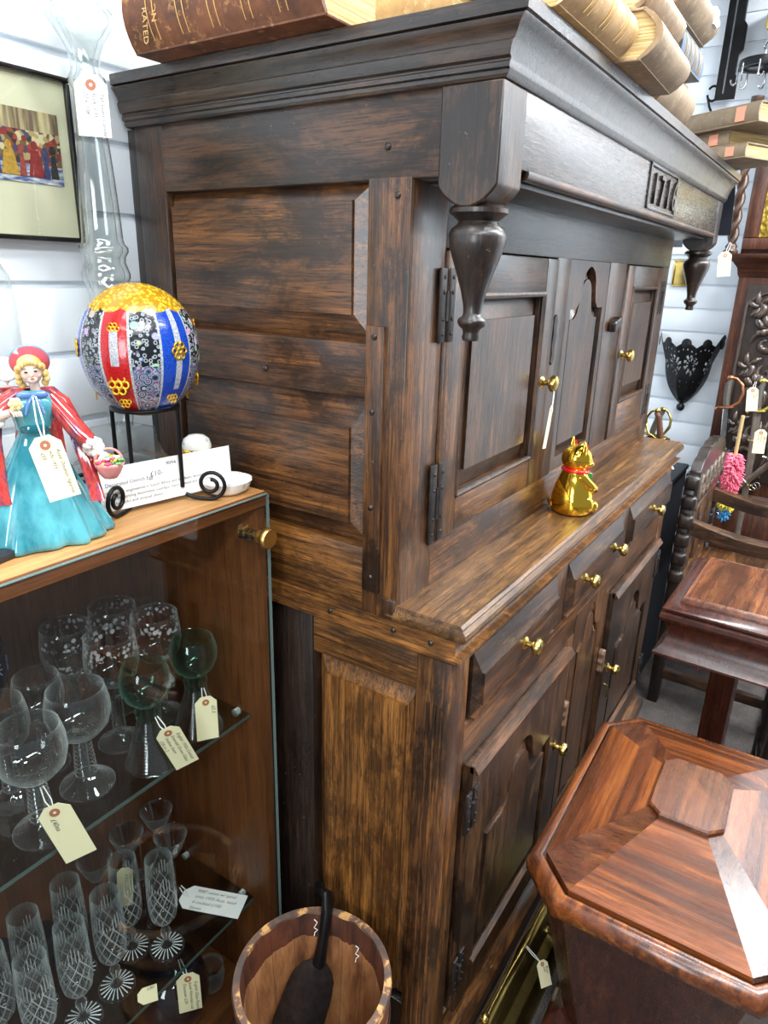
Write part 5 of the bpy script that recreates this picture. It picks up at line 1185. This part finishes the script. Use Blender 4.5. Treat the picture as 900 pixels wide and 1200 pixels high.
for s_ in (-1, 1):
    m = MB(); x = s_ * CW; rings = []
    for i in range(13):
        t = i / 12; y = -.018 - .44 * t; z = .690 - .035 * math.sin(PI * t) + .004 * t; w = .020 + .012 * math.sin(PI * t) + (.010 if t > .9 else 0)
        rings.append([(x - w, y, z - .020 - .012 * (1 - t)), (x + w, y, z - .020 - .012 * (1 - t)), (x + w, y, z + .014), (x, y, z + .020), (x - w, y, z + .014)])
    m.loft(rings).build('arm', OAKD('y'), CH, smooth=35)
    MB().lathe([(.0001, 0), (.022, 0), (.022, .34), (.016, .36), (.026, .40), (.026, .455), (.014, .47), (.024, .50), (.020, .56), (.012, .60), (.022, .655), (.0001, .675)], (x, -.415, 0), 20).build('front_leg', OAKD('z'), CH, smooth=50)
    MB().box((x - .014, -.40, .10), (x + .014, .0, .135), .003).build('stretcher', OAKD('y'), CH)
MB().box((-CW, -.43, .10), (CW, -.40, .135), .003).build('stretcher', OAKD('x'), CH)

# ------------------------------------------------------------------ low dark stool behind the teapoy
SO = thing('dark_stool', 'dark oak joint stool half hidden behind the teapoy pillar', 'stool', (1.30, -.52, 0), .08)
MB().box((-.19, -.15, .42), (.19, .15, .45), .008).build('seat', OAKB('x'), SO); MB().box((-.165, -.125, .35), (.165, .125, .42), .004).build('apron', OAKB('x'), SO)
for sx in (-1, 1):
    for sy in (-1, 1): MB().lathe([(.0001, 0), (.020, 0), (.020, .11), (.012, .13), (.020, .18), (.016, .27), (.011, .31), (.020, .34), (.0001, .40)], (sx * .145, sy * .105, 0), 18).build('leg', OAKB('z'), SO, smooth=50)
for sx in (-1, 1): MB().box((sx * .145 - .012, -.105, .045), (sx * .145 + .012, .105, .080), .003).build('stretcher', OAKB('y'), SO)
for sy in (-1, 1): MB().box((-.145, sy * .105 - .012, .045), (.145, sy * .105 + .012, .080), .003).build('stretcher', OAKB('x'), SO)

# ------------------------------------------------------------------ longcase clock against the right wall
CK = thing('longcase_clock', 'carved oak longcase clock with brass dial and barley-twist hood columns', 'clock', (2.43, -.185, 0))
FX = -.10      # front of the trunk, local x
TW = .215
MB().box((FX - .02, -TW - .03, 0), (.10, TW + .03, .12), .006).build('plinth', CLKW('y'), CK)
MB().box((FX - .012, -TW - .018, .12), (.10, TW + .018, .56), .004).build('base', CLKW('z'), CK)
MB().loft([[(FX - o, -TW - o, z), (.10, -TW - o, z), (.10, TW + o, z), (FX - o, TW + o, z)] for o, z in ((.014, .56), (.018, .575), (.006, .60), (0, .62))]).build('base_moulding', CLKW('y'), CK, smooth=30)
MB().box((FX, -TW, .62), (.10, TW, 1.478), .004).build('trunk', CLKW('z'), CK)
MB().loft([[(FX - o, -TW - o, z), (.10, -TW - o, z), (.10, TW + o, z), (FX - o, TW + o, z)] for o, z in ((.0, 1.470), (.006, 1.482), (.010, 1.505), (.028, 1.528), (.050, 1.540), (.054, 1.548), (.054, 1.556))]).build('hood_moulding', CLKW('y'), CK, smooth=30)
# hood: carcass, framed door, dial, columns, cornice
HO = MB().box((FX - .005, -TW - .010, 1.556), (.10, TW + .010, 2.36), .003).build('hood', CLKW('z'), CK)
MB().loft([[(FX - .05 - o, -TW - .06 - o, z), (.10, -TW - .06 - o, z), (.10, TW + .06 + o, z), (FX - .05 - o, TW + .06 + o, z)] for o, z in ((-.04, 2.32), (-.03, 2.35), (-.01, 2.36), (.01, 2.39), (.012, 2.41), (.0, 2.42))]).build('hood_cornice', CLKW('y'), HO, smooth=30)
HD = MB()
for lo, hi in (((-TW - .005, 1.570), (TW + .005, 1.612)), ((-TW - .005, 2.02), (TW + .005, 2.06)), ((-TW - .005, 1.6125), (-TW + .045, 2.0195)), ((TW - .045, 1.6125), (TW + .005, 2.0195))): HD.box((FX - .030, lo[0], lo[1]), (FX - .006, hi[0], hi[1]), .004)
HDO = HD.build('hood_door', CLKW('z'), HO)
MB().box((FX - .018, -TW + .044, 1.611), (FX - .015, TW - .044, 2.021)).build('hood_glass', PANE, HDO)
def dial_mat():
    n = N('engraved_brass_dial'); vo = n.add('ShaderNodeTexVoronoi'); vo.inputs['Scale'].default_value = 60; n.link(n.coords((1, 1, 1), rand=False), vo.inputs['Vector'])
    return n.set(col=n.ramp(vo.outputs['Distance'], [(.2, srgb(214, 180, 78)), (.6, srgb(150, 116, 40))]), rough=.3, metal=.75, normal=n.bump(vo.outputs['Distance'], .5, .004))
DL_ = MB().box((FX - .012, -TW + .04, 1.615), (FX - .0055, TW - .04, 2.02)).build('dial', dial_mat(), HO)
MB().lathe([(.105, 0), (.155, 0), (.155, .002), (.105, .002), (.105, 0)], seg=48, M=Matrix.Translation((FX - .0125, 0, 1.815)) @ Matrix.Rotation(-PI / 2, 4, 'Y')).build('chapter_ring', plain('silvered_brass', srgb(206, 206, 198), .35, .7), DL_, smooth=50)
for i, nm in enumerate(('XII', 'I', 'II', 'III', 'IIII', 'V', 'VI', 'VII', 'VIII', 'IX', 'X', 'XI')):
    a = PI / 2 - i * PI / 6; p = (FX - .0155, -.130 * math.cos(a), 1.815 + .130 * math.sin(a))
    lettering('hour_numeral', nm, .026, plain('black_wax', srgb(20, 18, 16), .5), DL_, Matrix.Translation(p) @ Matrix(((0, 0, -1, 0), (-1, 0, 0, 0), (0, 1, 0, 0), (0, 0, 0, 1))) @ Matrix.Rotation(a - PI / 2, 4, 'Z') @ Matrix.Translation((0, -.010, 0)), align='CENTER')
for L, a in ((.06, 2.0), (.095, .4)): MB().tube([(FX - .017, 0, 1.815), (FX - .017, -L * math.cos(a), 1.815 + L * math.sin(a))], [.004, .0012], 6).build('hand', IRON, DL_)
for s_ in (-1, 1):
    m = MB(); y0 = s_ * (TW + .042); x0 = FX - .028
    for p in (0, PI): m.tube([(x0 + .0085 * math.cos(p + q * 52), y0 + .0085 * math.sin(p + q * 52), 1.592 + q) for q in [.006 * i for i in range(78)]], .0115, 8)
    m.lathe([(.0001, 1.557), (.026, 1.557), (.028, 1.564), (.020, 1.572), (.022, 1.582), (.014, 1.594), (.0001, 1.597)], (x0, y0, 0), 20); m.lathe([(.0001, 2.055), (.014, 2.056), (.022, 2.068), (.022, 2.085), (.0001, 2.09)], (x0, y0, 0), 20)
    m.build('twist_column', wood('column_oak', srgb(40, 24, 16), srgb(84, 58, 42), srgb(124, 94, 72), 'z', .35, .2, .5), HO, smooth=60)
# carved trunk door
CD = MB().box((FX - .014, -TW + .040, .68), (FX + .002, TW - .040, 1.445), .004).build('trunk_door', wood('clock_carved_ground', srgb(30, 22, 18), srgb(54, 40, 32), srgb(80, 62, 50), 'z', .4, .5, .6), CK)
CVW = wood('clock_carving', srgb(38, 28, 22), srgb(70, 55, 45), srgb(118, 100, 84), 'z', .28, .3, .5, coat=.4)
m = MB(); bw = TW - .050
m.tube([(FX - .014, -bw, .69), (FX - .014, -bw, 1.36)] + [(FX - .014, -bw * math.cos(PI * i / 16), 1.36 + .072 * math.sin(PI * i / 16)) for i in range(1, 16)] + [(FX - .014, bw, 1.36), (FX - .014, bw, .69)], .0075, 8); m.build('carved_border', CVW, CD, smooth=60)
def scroll(cy, cz, s_, r, turns=1.25, ang=0):
    pts = [(FX - .016, cy + s_ * r * (1 - i / 34) * math.cos(ang + turns * 2 * PI * i / 28), cz + r * (1 - i / 34) * math.sin(ang + turns * 2 * PI * i / 28)) for i in range(29)]
    MB().tube(pts, [.006 + .010 * math.sin(PI * min(1, i / 28 * 1.1)) for i in range(29)], 8).build('carved_scroll', CVW, CD, smooth=60)
def leaf(cy, cz, a, L, w=.017):
    MB().tube([(FX - .014, cy, cz), (FX - .020, cy + L * .4 * math.cos(a - .25), cz + L * .4 * math.sin(a - .25)), (FX - .021, cy + L * .75 * math.cos(a), cz + L * .75 * math.sin(a)), (FX - .014, cy + L * math.cos(a + .15), cz + L * math.sin(a + .15))], [.004, w, w * .8, .001], 8).build('carved_leaf', CVW, CD, smooth=60)
for z0 in (.74, .98, 1.20):
    for s_ in (-1, 1):
        scroll(s_ * .075, z0 + .03, s_, .052); scroll(s_ * .055, z0 + .135, -s_, .034, 1.1, 2.0)
        for a, L in ((.5, .07), (1.1, .06), (-.4, .055), (1.7, .05)): leaf(s_ * .070, z0 + .085, a if s_ > 0 else PI - a, L)
    for da in (-.5, -.2, .1, .4): leaf(0, z0 + .10, PI / 2 + da, .10, .016)
    MB().tube([(FX - .015, .012 * math.sin(i * .8), z0 - .04 + .018 * i) for i in range(12)], .0055, 8).build('carved_stem', CVW, CD, smooth=60)
for da in (-.7, -.35, 0, .35, .7): leaf(0, 1.31, PI / 2 + da, .085, .014)
for z0 in (.70, .86, 1.09, 1.32):
    for s_ in (-1, 1):
        scroll(s_ * .125, z0 + .03, s_, .030, 1.0, 1.0)
        for aa, L in ((1.2, .060), (2.2, .055), (-.9, .05), (.3, .05)): leaf(s_ * .115, z0 + .045, aa if s_ > 0 else PI - aa, L, .012)
price_tag('cream price tag hanging from the left twist column of the clock', (2.228, .078, 1.560), (2.228, .070, 1.472), .046, (-.93, -.3, .15), ('Longcase clock', '30 hour, oak', 'c1730', '£895'), (2.288, .073, 1.598), size=.009)

# ------------------------------------------------------------------ swords leaning by the clock and the feather duster
G3 = 'swords leaning against the clock'
sabre('sabre with pale brass knuckle guard leaning upright against the clock', (2.246, -.135, .985), (math.radians(-4), math.radians(1.5), math.radians(-8)), YBR, GRIPG, .90, scab=SCABG, group=G3)
sabre('sword with ribbed grip and brown pommel, leftmost against the clock', (2.246, -.022, .985), (math.radians(-5), math.radians(1.5), math.radians(-6)), plain('copper_guard', srgb(168, 110, 78), .35, .8), GRIPG, .90, group=G3)
sabre('sword in grey steel scabbard slanting across the front of the clock', (2.203, -.225, .80), (math.radians(38), 0, 0), STEEL, plain('dark_grip', srgb(60, 54, 52), .5), .62, scab=SCABG, group=G3)
price_tag('cream price tag on the pale brass sabre guard', (2.196, -.108, 1.075), (2.196, -.118, .985), .040, (-.95, -.2, .1), ('Sabre', '£240'), (2.212, -.112, 1.095), size=.010)
price_tag('cream price tag on the slanting grey sword', (2.165, -.168, .925), (2.165, -.172, .832), .042, (-.95, -.2, .1), ('Officers', 'sword', '£180'), (2.190, -.185, .905), size=.010)
FD = thing('feather_duster', 'fluffy duster in pink, yellow and blue bands hanging beside the carved chair', 'duster', (2.130, -.100, .555))
random.seed(11)
for nm, cc, z0, z1, r, cnt in (('pink_fluff', srgb(236, 116, 140), .100, .265, .046, 700), ('yellow_fluff', srgb(240, 222, 90), .045, .108, .038, 260), ('blue_fluff', srgb(84, 170, 222), .0, .052, .026, 120)):
    m = MB()
    for k in range(cnt):
        z = random.uniform(z0, z1); a = random.uniform(0, 2 * PI); t = (z - .0) / .275; rr2 = r * (math.sin(PI * min(1, max(.12, (z - z0 + .02) / (z1 - z0 + .05)))) ** .5) * random.uniform(.75, 1.08)
        d = Vector((math.cos(a), math.sin(a), random.uniform(-.5, .3))).normalized(); c = Vector((0, 0, z))
        m.tube([c + d * rr2 * .2, c + d * rr2 * .6 + Vector((0, 0, .004)), c + d * rr2], [.002, .0042, .0012], 5)
    m.build(nm, plain(nm + '_fibre', cc, .9), FD, smooth=80)
MB().tube([(0, 0, .25), (0, 0, .42)], .007, 10).build('handle', plain('cane_handle', srgb(190, 160, 110), .5), FD)

# ------------------------------------------------------------------ on the right wall
WL = thing('pierced_wall_lantern', 'black pierced metal half-basket lantern with scalloped top on the white boards', 'wall lantern', (2.549, .198, .905))
m = MB(); nz, na = 44, 88
BLK = plain('black_painted_metal', srgb(22, 22, 24), .4, .3, noise=.2)
def rad(t): return .140 * (t ** .72) * .92 + .016 * math.sin(PI * min(1, t * 1.6)) + .006
V = {}
for i in range(nz + 1):
    t = i / nz
    for j in range(na + 1):
        a = PI / 2 + PI * j / na; top = .255 + .022 * abs(math.sin(5 * PI * j / na)) + .045 * (abs(math.cos(PI * j / na)) ** 8)
        V[i, j] = m.bm.verts.new((rad(t) * math.cos(a) * .85, rad(t) * math.sin(a), .022 + top * t))
for i in range(nz):
    for j in range(na):
        t = (i + .5) / nz; hole = False
        if .50 < t < .86:
            for cj in (14, 32, 50, 74):
                dj = (j - cj) / 7.5; dt = (t - .68) / .16; q = math.hypot(dj, dt); an = math.atan2(dt, dj)
                if .38 < q < 1.0 and (int(an * 9 / PI + 40) % 2 == 0) and (i * 7 + j * 3) % 5 != 0: hole = True
        if .3 < t < .46 and j % 9 == 4 and i % 4 == 1: hole = True
        if .88 < t < .91 and j % 4 == 1: hole = True
        if not hole: m.bm.faces.new((V[i, j], V[i, j + 1], V[i + 1, j + 1], V[i + 1, j]))
m.build('basket', BLK, WL, smooth=60, solid=.002)
for j in range(5):
    a = PI / 2 + PI * (j + .5) / 5; p = (rad(1) * math.cos(a) * .85, rad(1) * math.sin(a), .022 + .255 + .018)
    MB().lathe([(.0001, -.0012), (.019, -.0012), (.021, 0), (.019, .0012), (.0001, .0012)], seg=18, M=Matrix.Translation(p) @ Matrix.Rotation(a, 4, 'Z') @ Matrix.Rotation(PI / 2, 4, 'Y')).build('scalloped_disc', BLK, WL, smooth=50)
MB().lathe([(.0001, -.028), (.009, -.026), (.016, -.018), (.018, -.008), (.014, .002), (.006, .008), (.012, .016), (.020, .024), (.0001, .03)], (-.018, 0, .02), 20).build('finial', BLK, WL, smooth=60)
BP = thing('brass_plaque', 'shiny brass tray hanging on the white boards behind the right drop', 'plaque', (2.548, .275, 1.43))
MB().box((-.010, -.045, 0), (-.001, .045, .105), .003).build('tray', BRASS, BP)
m = MB()
for lo, hi in (((-.045, 0), (.045, .006)), ((-.045, .099), (.045, .105)), ((-.045, 0), (-.039, .105)), ((.039, 0), (.045, .105))): m.box((-.016, lo[0], lo[1]), (-.009, hi[0], hi[1]), .002)
m.build('raised_rim', BRASS, BP)
SP = thing('small_print', 'small white-mounted dark picture on the boards above the brass tray', 'picture', (2.548, .325, 1.56))
MB().box((-.008, -.05, 0), (-.001, .05, .10), .001).build('mount', PAPER, SP); MB().box((-.0095, -.026, .028), (-.0075, .026, .078)).build('print', plain('grey_print', srgb(84, 88, 96), .5, noise=.5, nscale=40), SP)
TR = thing('iron_trammel', 'black iron pot-hanger bar with saw-toothed edge hanging on the white boards', 'pot hanger', (2.50, .215, 2.125))
pts = [(-.020, 0), (.028, .006)]
left = [(.035, .0), (.032, .6)]
pr = [(.040, 0), (.040, .46), (-.022, .46)]; z = .46
for k in range(5): pr += [(-.022, z - .085), (-.006, z - .092)] if k % 2 == 0 else [(-.014, z - .085), (-.030, z - .070)]; z -= .090
pr = [(.042, 0), (.042, .45), (-.035, .45), (-.035, .36), (-.022, .34), (-.022, .26), (-.034, .245), (-.034, .165), (-.020, .15), (-.020, .085), (-.030, .07), (-.030, 0)]
MB().prism(pr, 'x', -.008, .008).build('bar', IRON, TR, bevel=.002)
MB().box((-.010, .010, .02), (-.0085, .016, .44)).build('engraved_line', STEEL, TR)
MB().tube([(-.004, .050 + .020 * math.cos(a), .025 + .026 * math.sin(a)) for a in [PI * .2 + 1.75 * PI * i / 18 for i in range(19)]] + [(-.004, .056, -.02), (-.004, .04, -.05)], .0045, 8).build('hook', IRON, TR)
HK = thing('hook_ring', 'black iron ring of small hooks hanging from a brass fitting at the upper right', 'hook rack', (2.15, .050, 2.150))
m = MB(); m.lathe([(.060, -.012), (.075, -.012), (.077, 0), (.075, .012), (.060, .012), (.058, 0), (.060, -.012)], seg=40); m.build('ring', IRON, HK, smooth=60)
MB().box((-.062, -.006, -.006), (.062, .006, .006), .002).build('cross_bar', IRON, HK); MB().box((-.006, -.062, -.005), (.006, .062, .005), .002).build('cross_bar', IRON, HK)
for k in range(8):
    a = 2 * PI * k / 8; c = Vector((.076 * math.cos(a), .076 * math.sin(a), -.012)); d = Vector((math.cos(a + .9), math.sin(a + .9), 0))
    MB().tube([c + Vector((0, 0, .01)), c + Vector((0, 0, -.03))] + [c + d * (.012 - .012 * math.cos(q)) + Vector((0, 0, -.03 - .014 * math.sin(q))) for q in [PI * i / 8 for i in range(1, 9)]], .003, 6).build('small_hook', STEEL, HK)
MB().tube([(0, 0, .0), (0, 0, .04), (.012, .010, .052), (0, .0, .066), (-.012, -.012, .080), (0, 0, .094), (.008, .006, .104)], .0038, 8).build('s_hook', STEEL, HK)
MB().lathe([(.0001, .100), (.010, .102), (.014, .115), (.012, .15), (.014, .165), (.008, .18), (.006, .52), (.0001, .53)], (.004, .003, 0), 18).build('brass_fitting', BRASS, HK, smooth=60)
